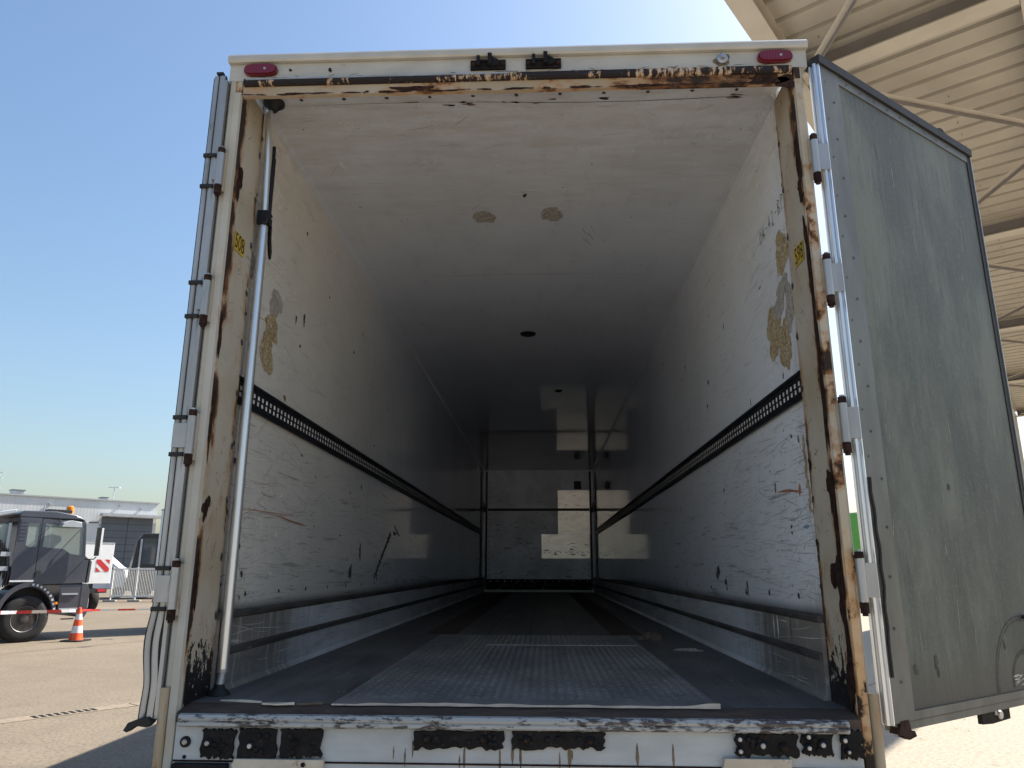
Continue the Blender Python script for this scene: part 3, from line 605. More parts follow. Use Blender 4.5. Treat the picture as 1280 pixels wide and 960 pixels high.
for (x, r) in ((-1.0, .007), (-.82, .009), (.93, .007)): b.blob(fhd, x, 3.845 if r > .008 else 3.85, r, r * 1.2, 'rust', qq, 12, .4, .002)
for i in range(60): b.sliver(fhd, qq.uniform(-1.2, 1.2), qq.uniform(3.803, 3.82), qq.uniform(.01, .06), .003, qq.gauss(0, .3), qq.choice(('rust', 'scuff')), qq)
b.build('rear_header', tr, False)
b = MB(); b.lathe([(.024, 0), (.024, .01), (.012, .014), (.011, .03)], lambda a, c, h: (.912 + a, -h, 3.847 + c), 'steelend', 16); b.blob(fhd, .912, 3.845, .035, .03, 'scuff_brown', qq, 16, .4, .0015); b.build('header_bolt', tr)
for x in (-1.130, 1.137):
    b = MB()
    pr = []
    for i in range(16):
        t = 2 * math.pi * i / 16; pr.append((.075 * math.copysign(abs(math.cos(t)) ** .55, math.cos(t)), .028 * math.copysign(abs(math.sin(t)) ** .7, math.sin(t))))
    b.prism(pr, lambda a, c, t, x=x: (x + a, -t, 3.846 + c), -.001, .018, 'redlens'); b.prism([(a * .93, c * .85) for a, c in pr], lambda a, c, t, x=x: (x + a, -t, 3.846 + c), .018, .026, 'redlens')
    for dx in (.022,): b.lathe([(.006, .026), (.004, .028)], lambda a, c, h, x=x, dx=dx: (x + dx + a, -h, 3.846 + c), 'steelend', 10)
    b.build('marker_lamp', tr)
for x in (-.112, .132):
    b = MB(); z = 3.847
    b.box(x - .078, x + .078, -.014, -.0005, z - .026, z + .020, 'blackiron'); b.box(x - .05, x - .035, -.035, -.014, z - .018, z + .03, 'blackiron'); b.box(x + .0, x + .018, -.04, -.014, z - .018, z + .038, 'blackiron')
    b.box(x - .035, x + .0, -.022, -.014, z + .008, z + .018, 'blackiron'); b.prism([(.018, -.02), (.05, -.012), (.045, .014), (.018, .03)], lambda a, c, t, x=x, z=z: (x + a, -t, z + c), .014, .026, 'blackiron')
    for dx in (-.064, .066): b.lathe([(.011, .014), (.010, .022), (.005, .023)], lambda a, c, h, x=x, dx=dx, z=z: (x + dx + a, -h, z - .004 + c), 'rust', 10)
    b.build('latch_keeper', tr, True, .002)

# sill and rear beam
b = MB()
b.prism([(.0895, F), (.0895, F - .05), (-.012, F - .05), (-.012, 1.181), (.02, 1.190)], lambda y, z, t: (t, y, z), -1.206, 1.206, 'sill_brown'); b.build('sill_plate', tr, False)
b = MB(); b.prism([(-.013, 1.1805), (-.030, 1.178), (-.036, 1.168), (-.034, 1.160), (-.030, 1.157), (-.034, 1.153), (-.034, 1.143), (-.026, 1.137), (-.013, 1.137)], lambda y, z, t: (t, y, z), -1.19, 1.16, 'lip_white'); b.build('sill_lip', tr)
b = MB(); b.box(-1.206, 1.206, -.006, .12, .90, 1.149, 'beam'); b.box(-1.206, 1.206, -.009, -.0065, 1.020, 1.026, 'rust')
def fb(u, v, o): return (u, -.006 - o, v)
for i in range(12): b.sliver(fb, q.uniform(-.5, .6), q.uniform(1.03, 1.07), q.uniform(.03, .09), q.uniform(.006, .02), R(90), 'scuff_brown', q)
b.sliver(fb, .03, 1.05, .09, .012, R(90), 'rust', q); b.sliver(fb, .2, 1.05, .07, .02, R(90), 'scuff_brown', q)
b.build('rear_beam', tr, False)
def keeper(x0, x1, z0, z1, holes, seed):
    b = MB(); k = random.Random(seed); n = 22; pts = []
    for i in range(n): pts.append((x0 + (x1 - x0) * i / (n - 1), z1 + k.uniform(-.004, .004)))
    for i in range(5): pts.append((x1 + k.uniform(-.008, .006), z1 + (z0 - z1) * (i + .5) / 5))
    for i in range(n): pts.append((x1 + (x0 - x1) * i / (n - 1), z0 + k.uniform(-.008, .008)))
    for i in range(5): pts.append((x0 + k.uniform(-.008, .008), z0 + (z1 - z0) * (i + .5) / 5))
    b.prism(pts, lambda a, c, t: (a, -t, c), .004, .020, 'blackiron')
    for (hx, hz, r, m) in holes: b.lathe([(r * 1.5, .020), (r * 1.4, .026), (r, .030), (r * .7, .034)], lambda a, c, h, hx=hx, hz=hz: (hx + a, -h, hz + c), 'blackiron', 14); b.lathe([(r * .8, .034), (r * .6, .037)], lambda a, c, h, hx=hx, hz=hz: (hx + a, -h, hz + c), m, 14)
    for i in range(int((x1 - x0) / .03)): b.lathe([(.012 * k.uniform(.6, 1.3), .019), (.008, .027), (.002, .029)], (lambda a, c, h, cx=k.uniform(x0 + .02, x1 - .02), cz=k.uniform(z0 + .015, z1 - .015): (cx + a, -h, cz + c)), 'blackiron', 9)
    b.build('door_keeper', tr, True)
keeper(-1.105, -.985, 1.036, 1.128, [(-1.078, 1.085, .011, 'steelend')], 1)
keeper(-.972, -.835, 1.034, 1.132, [(-.925, 1.078, .011, 'steelend')], 2)
keeper(-.825, -.672, 1.040, 1.132, [(-.765, 1.088, .010, 'blackiron')], 3)
keeper(-.345, -.03, 1.075, 1.132, [(-.30, 1.105, .010, 'rust'), (-.1, 1.105, .010, 'rust')], 4)
keeper(.0, .325, 1.078, 1.133, [(.05, 1.106, .010, 'rust'), (.27, 1.106, .010, 'rust')], 5)
keeper(.775, .985, 1.063, 1.133, [(.785, 1.118, .010, 'steelend'), (.785, 1.08, .010, 'steelend'), (.862, 1.098, .012, 'steelend'), (.935, 1.092, .012, 'rust')], 6)
keeper(1.0, 1.105, 1.068, 1.146, [(1.018, 1.128, .010, 'steelend'), (1.018, 1.093, .010, 'steelend'), (1.065, 1.103, .011, 'steelend')], 7)
keeper(1.128, 1.205, 1.06, 1.148, [(1.140, 1.118, .010, 'steelend'), (1.150, 1.082, .008, 'steelend')], 8)
b = MB(); b.lathe([(.019, .006), (.018, .014), (.011, .018)], lambda a, c, h: (-1.166 + a, -h, 1.085 + c), 'blackiron', 16); b.lathe([(.010, .018), (.007, .021)], lambda a, c, h: (-1.166 + a, -h, 1.085 + c), 'steelend', 12); b.build('beam_bolt', tr)
b = MB(); b.lathe([(.007, .006), (.006, .010)], lambda a, c, h: (-1.166 + a, -h, 1.035 + c), 'blackiron', 10); b.build('drain_hole', tr)
for (x0, x1, z1) in ((-.985, -.66, 1.036), (.72, .955, 1.057)):
    b = MB(); b.prism([(x0, 1.015), (x0 + .01, z1), (x1, z1), (x1, .985), (x0 + .02, .985)], lambda a, c, t: (a, -t, c), .0065, .032, 'beige'); b.lathe([(.009, .032), (.007, .034)], lambda a, c, h, x=x1: (x - .07 + a, -h, 1.02 + c), 'blackiron', 10); b.build('step_bracket', tr, False, .003)
for sg in (-1, 1):
    b = MB(); b.box(*sorted((sg * 1.0, sg * 1.2)), -.035, -.0065, .985, 1.018, 'blackiron'); b.build('lower_bracket', tr, False, .004)
# underframe and wheels
b = MB()
for sg in (-1, 1): b.box(*sorted((sg * .45, sg * .58)), .13, 12.5, .80, F - .13, 'blackiron')
for y in [.5 + 1.2 * i for i in range(11)]: b.box(-1.2, 1.2, y, y + .06, 1.0, F - .125, 'blackiron')
b.box(-1.1, 1.1, .05, .15, .48, .58, 'blackiron')
for sg in (-1, 1): b.box(*sorted((sg * .5, sg * .58)), .06, .14, .58, .9, 'blackiron')
b.build('underframe', tr, False)
for y in (2.3, 3.6, 4.9):
    for sg in (-1, 1):
        b = MB(); prof = [(.26, .0), (.40, -.01), (.48, .02), (.52, .06), (.52, .32), (.48, .37), (.30, .37), (.26, .34)]
        b.lathe(prof, lambda a, c, h, y=y, sg=sg: (sg * (1.25 - h), y + a, .522 + c), 'tyre', 36); w = b.build('wheel', tr)
        b = MB(); b.lathe([(.258, .02), (.24, .08), (.12, .10), (.10, .0), (.06, -.02)], lambda a, c, h, y=y, sg=sg: (sg * (1.25 - h), y + a, .522 + c), 'rim', 28); b.build('rim', w)
# mud flap sized support leg
for sg in (-1, 1): b = MB(); b.box(*sorted((sg * .7, sg * .82)), 10.8, 10.92, 0.02, .95, 'blackiron'); b.build('landing_leg', tr, False)

# hinges on the posts
def hinge(x, z, sg, parent):
    b = MB(); y = -.024
    b.tube([(x, y, z - .075), (x, y, z + .075)], .0165, 'alu', 14); b.tube([(x, y, z + .077), (x, y, z + .10)], .0155, 'rust', 12); b.tube([(x, y, z - .115), (x, y, z - .077)], .0155, 'rust', 12)
    b.tube([(x, y, z + .1005), (x, y, z + .108)], .009, 'steelend', 10); b.tube([(x, y, z - .124), (x, y, z - .1155)], .010, 'rust', 10)
    if sg < 0: b.box(x - .070 if z < 2.5 else x - .03, x - .012, y - .006, y + .012, z - .050, z + .046, 'alu')
    else: b.box(x + .012, x + .056, y - .004, y + .012, z - .060, z + .060, 'alu')
    b.box(*sorted((x - sg * .004, x - sg * .020)), -.018, -.0062, z - .098, z + .088, 'rust_sun_edge')
    return b.build('hinge', parent)
for z in (3.349, 2.761, 2.192, 1.613): hinge(-1.262, z, -1, tr)
for z in (3.35, 2.812, 2.225, 1.649): hinge(1.258, z, 1, tr)

# left door folded back along the outside of the left wall
ld = MB(); ld.box(-1.345, -1.292, .012, 1.30, 1.15, 3.82, 'white'); ld = ld.build('rear_door', tr, False); tag(ld, 'rear door folded flat against the outer left side')
def bulge(z): return -.020 * math.exp(-((z - 1.42) / .10) ** 2) - .010 * max(0, min(1, (1.40 - z) / .25)) + .004 * math.exp(-((z - 1.27) / .05) ** 2)
zs = [1.15 + .03 * i for i in range(90)]; zs = [z for z in zs if z < 3.835]
b = MB(); b.tube([(-1.328 + .9 * bulge(z), -.002, z) for z in zs], .0120, 'alu', 10); b.tube([(-1.300 + .7 * bulge(z), .0, z) for z in zs], .0165, 'alu', 12); b.box(-1.290, -1.2755, -.012, .02, 1.16, 3.80, 'alu'); b.build('edge_profile', ld)
b = MB()
for x, r, y in ((-1.344, .004, .006), (-1.3145, .0042, -.006), (-1.286, .004, -.008)): b.tube([(x + bulge(z) * (1 if x < -1.33 else .8), y, z) for z in zs], r, 'black', 8)
for z in (3.349, 2.761, 2.192, 1.613):
    for dz in (-.075, .072): b.box(-1.343, -1.288, -.022, -.002, z + dz - .008, z + dz + .008, 'black')
b.prism([(-1.385, 1.125), (-1.37, 1.150), (-1.33, 1.165), (-1.30, 1.168), (-1.285, 1.15), (-1.30, 1.135), (-1.34, 1.14), (-1.372, 1.118)], lambda a, c, t: (a, t, c), -.035, .0, 'black')
b.box(-1.33, -1.30, -.012, .01, 3.832, 3.842, 'black'); b.build('rubber_seal', ld)

# right door, swung open
H0 = Vector((1.314, -.018, 0)); DA = Vector((.805, .594, 0)).normalized(); DB = Vector((DA.y, -DA.x, 0))
def D(s, n, z): v = H0 + DA * s + DB * n; return (v.x, v.y, z)
def fD(u, v, o): return D(u, -.004 + o, v)
b = MB(); b.box(.02, 1.315, -.044, -.004, 1.165, 3.80, 'ply', D)
qq = random.Random(91)
for _ in range(90): b.sliver(fD, qq.uniform(.15, 1.2), qq.uniform(1.3, 3.7), qq.uniform(.02, .15), qq.uniform(.001, .003), R(90) + qq.gauss(0, .15), qq.choice(('scuff', 'scuff_brown', 'glue_grey')), qq)
for (s, z, ru, rv) in ((.341, 1.35, .012, .022), (.348, 1.314, .010, .018), (.195, 1.33, .014, .018), (.62, 2.02, .012, .012), (.9, 1.38, .008, .02)): b.blob(fD, s, z, ru, rv, 'scuff', qq, 14, .4, .0018)
for r in (.27, .255, .13, .12):
    for i in range(18):
        a = R(180 - i * 6.5); b.sliver(fD, 1.06 + r * math.cos(a), 1.22 + r * math.sin(a), r * .14, .012 if r in (.27, .13) else .006, a + R(90), 'scuff', qq)
for i in range(10): b.sliver(fD, 1.0 + qq.uniform(-.05, .05), 1.24 + qq.uniform(-.02, .02), .05, .006, qq.gauss(.2, .2), 'glue_grey', qq)
rd = b.build('rear_door', tr, False); tag(rd, 'rear door swung open to the right with a weathered grey green inner panel')
b = MB(); b.box(.0, .138, -.0435, .004, 1.17, 3.795, 'dframe', D); b.box(.139, 1.284, -.03, .002, 3.755, 3.795, 'dframe', D); b.box(.139, 1.284, -.03, .002, 1.17, 1.198, 'dframe', D); b.box(1.285, 1.318, -.04, .001, 1.17, 3.795, 'black', D)
def fD2(u, v, o): return D(u, .004 + o, v)
for i in range(14): b.blob(fD2, .085 + qq.uniform(-.02, .02), 1.3 + .18 * i, .006, .006, 'scuff', qq, 10, .1, .002)
for i in range(14): b.blob(fD2, .03 + qq.uniform(-.01, .01), 1.38 + .18 * i, .004, .005, 'scuff', qq, 10, .2, .002)
for i in range(9): b.blob(lambda u, v, o: D(u, .002 + o, v), .2 + .11 * i, 3.775, .005, .005, 'scuff', qq, 9, .2, .002)
b.build('frame_trim', rd, False)
b = MB(); b.box(-.006, -.0005, -.044, .006, 1.165, 3.80, 'alu_bright', D); b.tube([D(-.012, -.012, z) for z in (1.165, 3.80)], .008, 'alu_bright', 10); b.tube([D(-.006, -.036, z) for z in (1.165, 3.80)], .007, 'alu_bright', 10); b.build('hinge_stile', rd)
b = MB(); b.box(-.01, 1.325, -.06, .014, 3.797, 3.838, 'black', D); b.tube([D(1.326, -.03, z) for z in (1.18, 3.83)], .010, 'black', 8)
pth = [D(.012 + .004 * math.sin(i * 1.3) * (1 if 4 < i < 24 else .2) + .012 * math.exp(-((i - 14) / 7) ** 2), .010, 1.32 + .028 * i) for i in range(26)]
b.tube(pth, .0055, 'black', 8); b.build('rubber_seal', rd)
b = MB(); b.box(1.319, 1.324, -.05, .006, 1.17, 3.81, 'alu', D); b.build('edge_profile', rd, False)
b = MB(); b.prism([(1.02, 3.838), (1.03, 3.868), (1.06, 3.874), (1.085, 3.862), (1.095, 3.838)], lambda a, c, t: D(a, t, c), -.05, .0, 'blackiron'); b.build('top_clip', rd, False)
b = MB(); b.box(.03, 1.30, -.05, -.004, 1.14, 1.166, 'dframe', D); b.prism([(.02, 1.135), (.04, 1.175), (.09, 1.175), (.1, 1.140), (.06, 1.125)], lambda a, c, t: D(a, t, c), -.03, .006, 'rust'); b.build('bottom_channel', rd, False)
b = MB(); b.prism([(.78, 1.12), (.78, 1.075), (.86, 1.07), (1.02, 1.075), (1.02, 1.115), (.95, 1.125), (.93, 1.15), (.86, 1.15), (.84, 1.118)], lambda a, c, t: D(a, t, c), -.095, -.075, 'blackiron'); b.tube([D(.90, -.085, 1.1), D(.90, -.085, 3.86)], .014, 'alu', 10)
b.lathe([(.018, .0), (.016, .006)], lambda a, c, h: D(.93 + a, -.074 + h, 1.098 + c), 'steelend', 12); b.build('lock_rod', rd)
b = MB(); b.tube([D(1.10, .0, 1.34), D(1.10, .035, 1.36), D(1.10, .035, 1.47), D(1.10, .0, 1.49)], .011, 'black', 8); b.build('pull_strap', rd)
b = MB(); b.prism([(.07, 1.118), (.09, 1.135), (.15, 1.13), (.16, 1.112), (.11, 1.105)], lambda a, c, t: D(a, t, c), -.03, -.01, 'rust'); b.build('bottom_catch', rd, False)

# ------------------------------------------------------------------ load bar leaning in the left rear corner
lb = empty('load_bar', (-1.172, .25, F)); tag(lb, 'silver telescopic load bar wedged upright beside the left rear post', 'load bar')
def L(x, y, z): return (x + 1.172, y - .25, z - F)
b = MB(); b.tube([L(-1.168, .262, 1.285), L(-1.172, .268, 2.3), L(-1.176, .282, 3.25)], .0215, 'alu_bright', 16); b.tube([L(-1.17, .25, 1.222), L(-1.168, .262, 1.284)], .017, 'alu', 14); b.tube([L(-1.168, .262, 1.283), L(-1.168, .2622, 1.296)], .0235, 'alu', 14)
b.tube([L(-1.176, .282, 3.25), L(-1.175, .26, 3.55), L(-1.172, .225, 3.80)], .0165, 'alu_bright', 14)
b.build('tube', lb)
b = MB(); b.lathe([(.045, 0), (.04, .012), (.022, .026), (.018, .04)], lambda a, c, h: L(-1.170 + a, .25 + c, F + .001 + h), 'black', 18); b.build('foot_pad', lb)
b = MB(); b.lathe([(.018, 0), (.03, .02), (.05, .035), (.05, .046)], lambda a, c, h: L(-1.155 + a, .225 + c, 3.80 + h), 'black', 18); b.build('foot_pad', lb)
b = MB(); b.box(*[v for v in (-.028, .026)], .0, .062, 2.03, 2.10, 'railblack'); b.tube([L(-1.148, .30, 3.27), L(-1.146, .305, 3.285)], .007, 'steelend', 10); b.build('clamp', lb, True, .006)
b = MB(); b.tube([L(-1.165, .318, 3.27), L(-1.165, .318, 3.60)], .007, 'railblack', 8); b.tube([L(-1.165, .312, 3.27), L(-1.165, .303, 3.62), L(-1.165, .30, 3.655)], .009, 'railblack', 8)
b.prism([(.30, 3.25), (.325, 3.24), (.335, 3.17), (.35, 3.12), (.365, 3.10), (.37, 3.14), (.352, 3.19), (.345, 3.26)], lambda y, z, t: L(t, y, z), -1.172, -1.160, 'railblack'); b.prism([(.30, 3.24), (.315, 3.24), (.318, 3.16), (.31, 3.14), (.30, 3.16)], lambda y, z, t: L(t, y, z), -1.182, -1.172, 'railblack'); b.build('lever', lb)

# ------------------------------------------------------------------ scraps on the hold floor
def scrap(name, x, y, pts, h, label, cat, mat='paper', grp=None):
    b = MB(); k = random.Random(int(abs(x * 999) + y * 77)); n = len(pts)
    b.prism(pts, lambda a, c, t: (a, c, t + (k.uniform(0, h) if t > .003 else 0)), .0, .004, mat); o = b.build(name, None, False); o.location = (x, y, F + .001); return tag(o, label, cat, grp)
scrap('wood_splinter', -1.02, .105, [(-.085, .012), (.0, .006), (.085, -.02), (.08, -.028), (-.01, -.008)], .004, 'long thin pale splinter on the floor beside the load bar foot', 'splinter')
scrap('wood_splinter', -.86, .045, [(-.06, .0), (-.04, .014), (.05, .018), (.06, .004), (.0, -.01)], .006, 'broad pale wood chip at the sill, left of the tread plate', 'splinter')
scrap('wood_splinter', -.75, .05, [(-.04, -.006), (.0, .012), (.05, .02), (.01, .004)], .004, 'smallest grey sliver touching the tread plate corner', 'splinter', 'scuff_brown')
def crumple(name, x, y, r, h, label, mat, seed):
    k = random.Random(seed); b = MB(); n, m_ = 12, 5; vs = []; fs = []
    for j in range(m_):
        for i in range(n):
            t = 2 * math.pi * i / n; rr = r * math.cos(j / (m_ - 1) * 1.45) * k.uniform(.7, 1.25); vs.append((rr * math.cos(t) * 1.5, rr * math.sin(t), h * math.sin(j / (m_ - 1) * 1.45) * k.uniform(.7, 1.2)))
    for j in range(m_ - 1):
        for i in range(n): fs.append((j * n + i, j * n + (i + 1) % n, (j + 1) * n + (i + 1) % n, (j + 1) * n + i))
    fs += [tuple(range((m_ - 1) * n, m_ * n)), tuple(range(n - 1, -1, -1))]
    b.mesh(vs, fs, mat); o = b.build(name, None, False); o.location = (x, y, F + .001); return tag(o, label, 'litter')
crumple('crumpled_bag', .875, 2.72, .055, .045, 'crumpled grey brown bag on the floor right of the tread plate', 'scuff_brown', 3)
crumple('plastic_wrapper', 1.00, 2.02, .06, .012, 'flattened clear grey wrapper near the right kick rail', 'glue_grey', 5)

# ================================================================== CANOPY
CZ = 10.185; E0 = Vector((2.954, 6.879, 0))
cn = empty('loading_canopy', (4.2, 8.6, 0)); tag(cn, 'beige ribbed steel canopy high above the open right door', 'canopy')
def K(s, n, z): v = E0 + AX * s + BX * n; return (v.x - 4.2, v.y - 8.6, z)
S0, S1, W = -.52, 39.0, 3.9
b = MB(); per = .52; s = S0; lo = []; 
while s < S1:
    lo += [(s, 0), (s + .375, 0), (s + .40, .06), (s + .47, .06), (s + .495, 0)]; s += per
top = []
for i in range(len(lo) - 1):
    (s0, h0), (s1, h1) = lo[i], lo[i + 1]
    b.poly([K(s0, .2, CZ + h0), K(s1, .2, CZ + h1), K(s1, W, CZ + h1), K(s0, W, CZ + h0)], 'sheet'); b.poly([K(s0, .2, CZ + h0 + .012), K(s1, .2, CZ + h1 + .012), K(s1, W, CZ + h1 + .012), K(s0, W, CZ + h0 + .012)], 'sheet')
q = random.Random(12); s = S0 + .15
while s < S1:
    for nn in (.9, 2.3, 3.7):
        if q.random() < .6: b.tube([K(s, nn, CZ), K(s, nn, CZ - .04)], .007, 'canopydark', 6)
    s += per
b.build('roof_sheet', cn, False)
def ibeam(p0, p1, w, h, name, m='canopysteel', web='canopydark'):
    p0, p1 = Vector(p0), Vector(p1); d = (p1 - p0).normalized(); sd_ = Vector((d.y, -d.x, 0)) * (w / 2); b = MB(); up = Vector((0, 0, 1))
    for (a0, a1, hw, mm) in ((0, .025, 1, m), (h - .025, h, 1, m), (.0252, h - .0252, .12, web)):
        vs = [p + sd_ * sgn * hw - up * a for p in (p0, p1) for sgn in (-1, 1) for a in (a0, a1)]
        b.mesh(vs, [(0, 1, 3, 2), (4, 6, 7, 5), (0, 4, 5, 1), (2, 3, 7, 6), (0, 2, 6, 4), (1, 5, 7, 3)], mm)
    return b.build(name, cn, False)
ibeam(K(S0, .30, CZ - .002), K(S1, .30, CZ - .002), .33, .34, 'edge_beam')
ibeam(K(S0, W - .17, CZ - .002), K(S1, W - .17, CZ - .002), .33, .34, 'edge_beam')
bs = [2.20, 11.45, 20.4, 29.3, 38.6]
for s in bs:
    ibeam(K(s, .48, CZ - .004), K(s, W - .35, CZ - .004), .36, .36, 'cross_beam')
    b = MB(); b.box(-.13, .13, -.13, .13, 0, CZ - .345, 'canopysteel', lambda x, y, z, s=s: K(s + x, .30 + y, z)); b.build('column', cn, False)
def brace(s0, n0, s1, n1):
    p, q_ = Vector(K(s0, n0, CZ - .30)), Vector(K(s1, n1, CZ - .30)); d = (q_ - p).normalized(); sd_ = Vector((d.y, -d.x, 0)) * .055; b = MB()
    vs = [a + sd_ * k - Vector((0, 0, h)) for a in (p, q_) for k in (-1, 1) for h in (0, .008)]
    b.mesh(vs, [(0, 1, 3, 2), (4, 6, 7, 5), (0, 4, 5, 1), (2, 3, 7, 6), (0, 2, 6, 4), (1, 5, 7, 3)], 'canopysteel')
    vs = [a - sd_ + sd_ * k * .12 - Vector((0, 0, h)) for a in (p, q_) for k in (-1, 1) for h in (0, .09)]
    b.mesh(vs, [(0, 1, 3, 2), (4, 6, 7, 5), (0, 4, 5, 1), (2, 3, 7, 6), (0, 2, 6, 4), (1, 5, 7, 3)], 'canopydark'); b.build('brace', cn, False)
brace(2.05, .62, -.4, 2.55)
for i, s in enumerate(bs[:-1]):
    brace(s + .25, .6, s + 4.6, 3.85); brace(bs[i + 1] - .25, .6, s + 4.7, 3.85)

# ================================================================== TRUCK
TA = R(53)
def wheel(parent, x, y0, out, z=.522, r=.522, name='wheel'):
    """wheel with its outer face at y0, 'out' = -1 faces -y"""
    b = MB(); fn = lambda a, c, h: (x + a, y0 - out * h, z + c)
    b.lathe([(.30 * r / .52, .03), (.31 * r / .52, .0), (.42 * r / .52, -.012), (.485 * r / .52, .012), (r, .06), (r, .26), (.48 * r / .52, .31), (.3 * r / .52, .31)], fn, 'tyre', 40); w = b.build('wheel', parent)
    b = MB(); b.lathe([(.300 * r / .52, .02), (.292 * r / .52, .0), (.275 * r / .52, .02)], fn, 'rimedge', 32); b.lathe([(.275 * r / .52, .02), (.25 * r / .52, .085), (.15 * r / .52, .10), (.14 * r / .52, .055), (.10 * r / .52, .05), (.095 * r / .52, .01), (.05, .0)], fn, 'rim', 32)
    for i in range(10):
        t = 2 * math.pi * i / 10; b.lathe([(.015, .092), (.012, .07)], lambda a, c, h, t=t: (x + .185 * math.cos(t) + a, y0 - out * h, z + .185 * math.sin(t) + c), 'rimedge', 8)
    b.build('rim', w); return w
tk = empty('lorry', (-12.02, 14.83, 0), TA)
tag(tk, 'dark grey lorry cab with an amber beacon, facing right behind the striped tape', 'lorry')
Wd = 2.42
def XZ(y0): return lambda a, c, t: (a, y0 + t, c)
def side_panels(yo, thick, sgn):
    """one cab side at y = yo, thickness inward"""
    t0, t1 = (0, thick) if sgn > 0 else (-thick, 0)
    b = MB(); f = XZ(yo)
    b.prism([(-.50, 1.36), (-.47, 2.86), (-.28, 2.86), (-.28, 2.22), (-.22, 2.17), (-.05, 2.17), (-.03, 2.22), (-.03, 2.86), (.0, 2.86), (.0, 1.36)], f, t0, t1, 'darkpaint')
    b.prism([(-.28, 2.72), (-.28, 2.86), (-.03, 2.86), (-.03, 2.72)], f, t0, t1, 'darkpaint')
    for i in range(6): b.box(-.45, -.31, yo + (-.008 if sgn > 0 else .0), yo + (.0 if sgn > 0 else .008), 2.32 + .085 * i, 2.375 + .085 * i, 'darkpaint')
    b.build('cab_side', tk, False)
    d = MB(); d.prism([(.012, 1.30), (.012, 2.20), (.20, 2.16), (.55, 2.14), (.72, 2.03), (1.0, 1.98), (1.08, 1.98), (1.17, 1.9), (1.15, 1.33)], f, t0 - .002, t1 - .002, 'darkpaint')
    d.prism([(.012, 2.20), (.012, 2.84), (.09, 2.84), (.09, 2.19)], f, t0 - .002, t1 - .002, 'darkpaint'); d.prism([(.09, 2.73), (.09, 2.84), (.94, 2.82), (.96, 2.72)], f, t0 - .002, t1 - .002, 'darkpaint'); d.prism([(.96, 2.72), (.94, 2.82), (1.0, 2.80), (1.08, 1.98), (1.02, 1.98)], f, t0 - .002, t1 - .002, 'darkpaint')
    o = d.build('door', tk, False)
    h = MB(); h.box(.0 + .03, .13, yo - .016 if sgn > 0 else yo + .002, yo - .004 if sgn > 0 else yo + .016, 1.50, 1.62, 'plastic'); h.build('handle', o, False)
    w = MB(); w.prism([(.09, 2.19), (.20, 2.16), (.55, 2.14), (.72, 2.03), (1.02, 1.98), (.96, 2.72), (.09, 2.73)], f, (t0 + t1) / 2 - .003, (t0 + t1) / 2 + .003, 'glass'); w.build('door_glass', o, False)
    w = MB(); w.prism([(-.28, 2.22), (-.22, 2.17), (-.05, 2.17), (-.03, 2.22), (-.03, 2.72), (-.28, 2.72)], f, (t0 + t1) / 2 - .003, (t0 + t1) / 2 + .003, 'glass'); w.build('rear_side_glass', tk, False)
side_panels(0, .04, 1); side_panels(Wd, .04, -1)
b = MB(); prof = [(-.48, 2.862), (-.48, 2.96), (-.40, 3.02), (.3, 3.04), (.75, 2.98), (.96, 2.885), (1.0, 2.82), (.9, 2.862)]
b.prism(prof, XZ(.0), .03, Wd - .03, 'darkpaint'); b.build('cab_roof', tk, True, .03)
b = MB(); b.box(-.49, -.46, .05, Wd - .05, 1.3, 2.86, 'darkpaint'); b.box(-.46, 1.12, .06, Wd - .06, 1.28, 1.36, 'plastic'); b.prism([(1.02, 1.34), (1.17, 1.34), (1.19, 1.9), (1.08, 1.97), (1.0, 1.9)], XZ(0), .041, Wd - .041, 'darkpaint')
b.build('cab_shell', tk, False, .01)
b = MB(); b.prism([(1.09, 1.97), (1.10, 1.97), (1.0, 2.82), (.99, 2.82)], XZ(0), .08, Wd - .08, 'glass'); b.build('windscreen', tk, False)
b = MB()
for y in (.45, 1.5): b.box(.05, .5, y, y + .5, 1.36, 1.75, 'plastic'); b.box(.0, .14, y + .03, y + .47, 1.75, 2.22, 'plastic')
b.build('seat', tk, True, .03)
# wing with reflective strip
b = MB(); arc = [(.64 * math.cos(R(a)) - .06, .60 + .76 * math.sin(R(a))) for a in range(10, 171, 10)]; arc2 = [(.56 * math.cos(R(a)) - .06, .56 + .69 * math.sin(R(a))) for a in range(10, 171, 10)]
b.prism(arc + arc2[::-1], XZ(-.03), 0, .62, 'darkpaint'); b.prism(arc2 + [(-.61, .7), (.49, .7)], XZ(.35), 0, .02, 'plastic'); b.build('wing', tk, False)
b = MB(); b.box(-.5, .0, -.012, -.0005, 1.365, 1.405, 'reflect'); b.build('reflective_strip', tk, False)
for i in range(9):
    a = R(84 - i * 9); cx, cz = .60 * math.cos(a) - .06, .58 + .725 * math.sin(a); b = MB(); b.box(cx - .022, cx + .022, -.038, -.0305, cz - .024, cz + .024, 'reflect'); b.build('reflective_patch', tk, False)
b = MB(); b.lathe([(.035, 0), (.03, .02)], lambda a, c, h: (.555 + a, -.031 - h, .86 + c), 'amber', 14); b.build('indicator', tk)
b = MB(); b.prism([(.62, .72), (.62, 1.29), (1.12, 1.29), (1.17, 1.2), (1.2, .9), (1.14, .55), (.95, .6), (.85, .72)], XZ(.02), 0, Wd - .04, 'darkpaint'); b.build('step_panel', tk, False, .01)
for a in ((.66, 1.02, -.025, .0195, 1.05, 1.085, 'palegrey'), (.64, 1.05, -.03, .0195, .70, .735, 'palegrey'), (.72, 1.0, -.02, .019, .47, .50, 'plastic')): b = MB(); b.box(*a); b.build('step', tk, False)
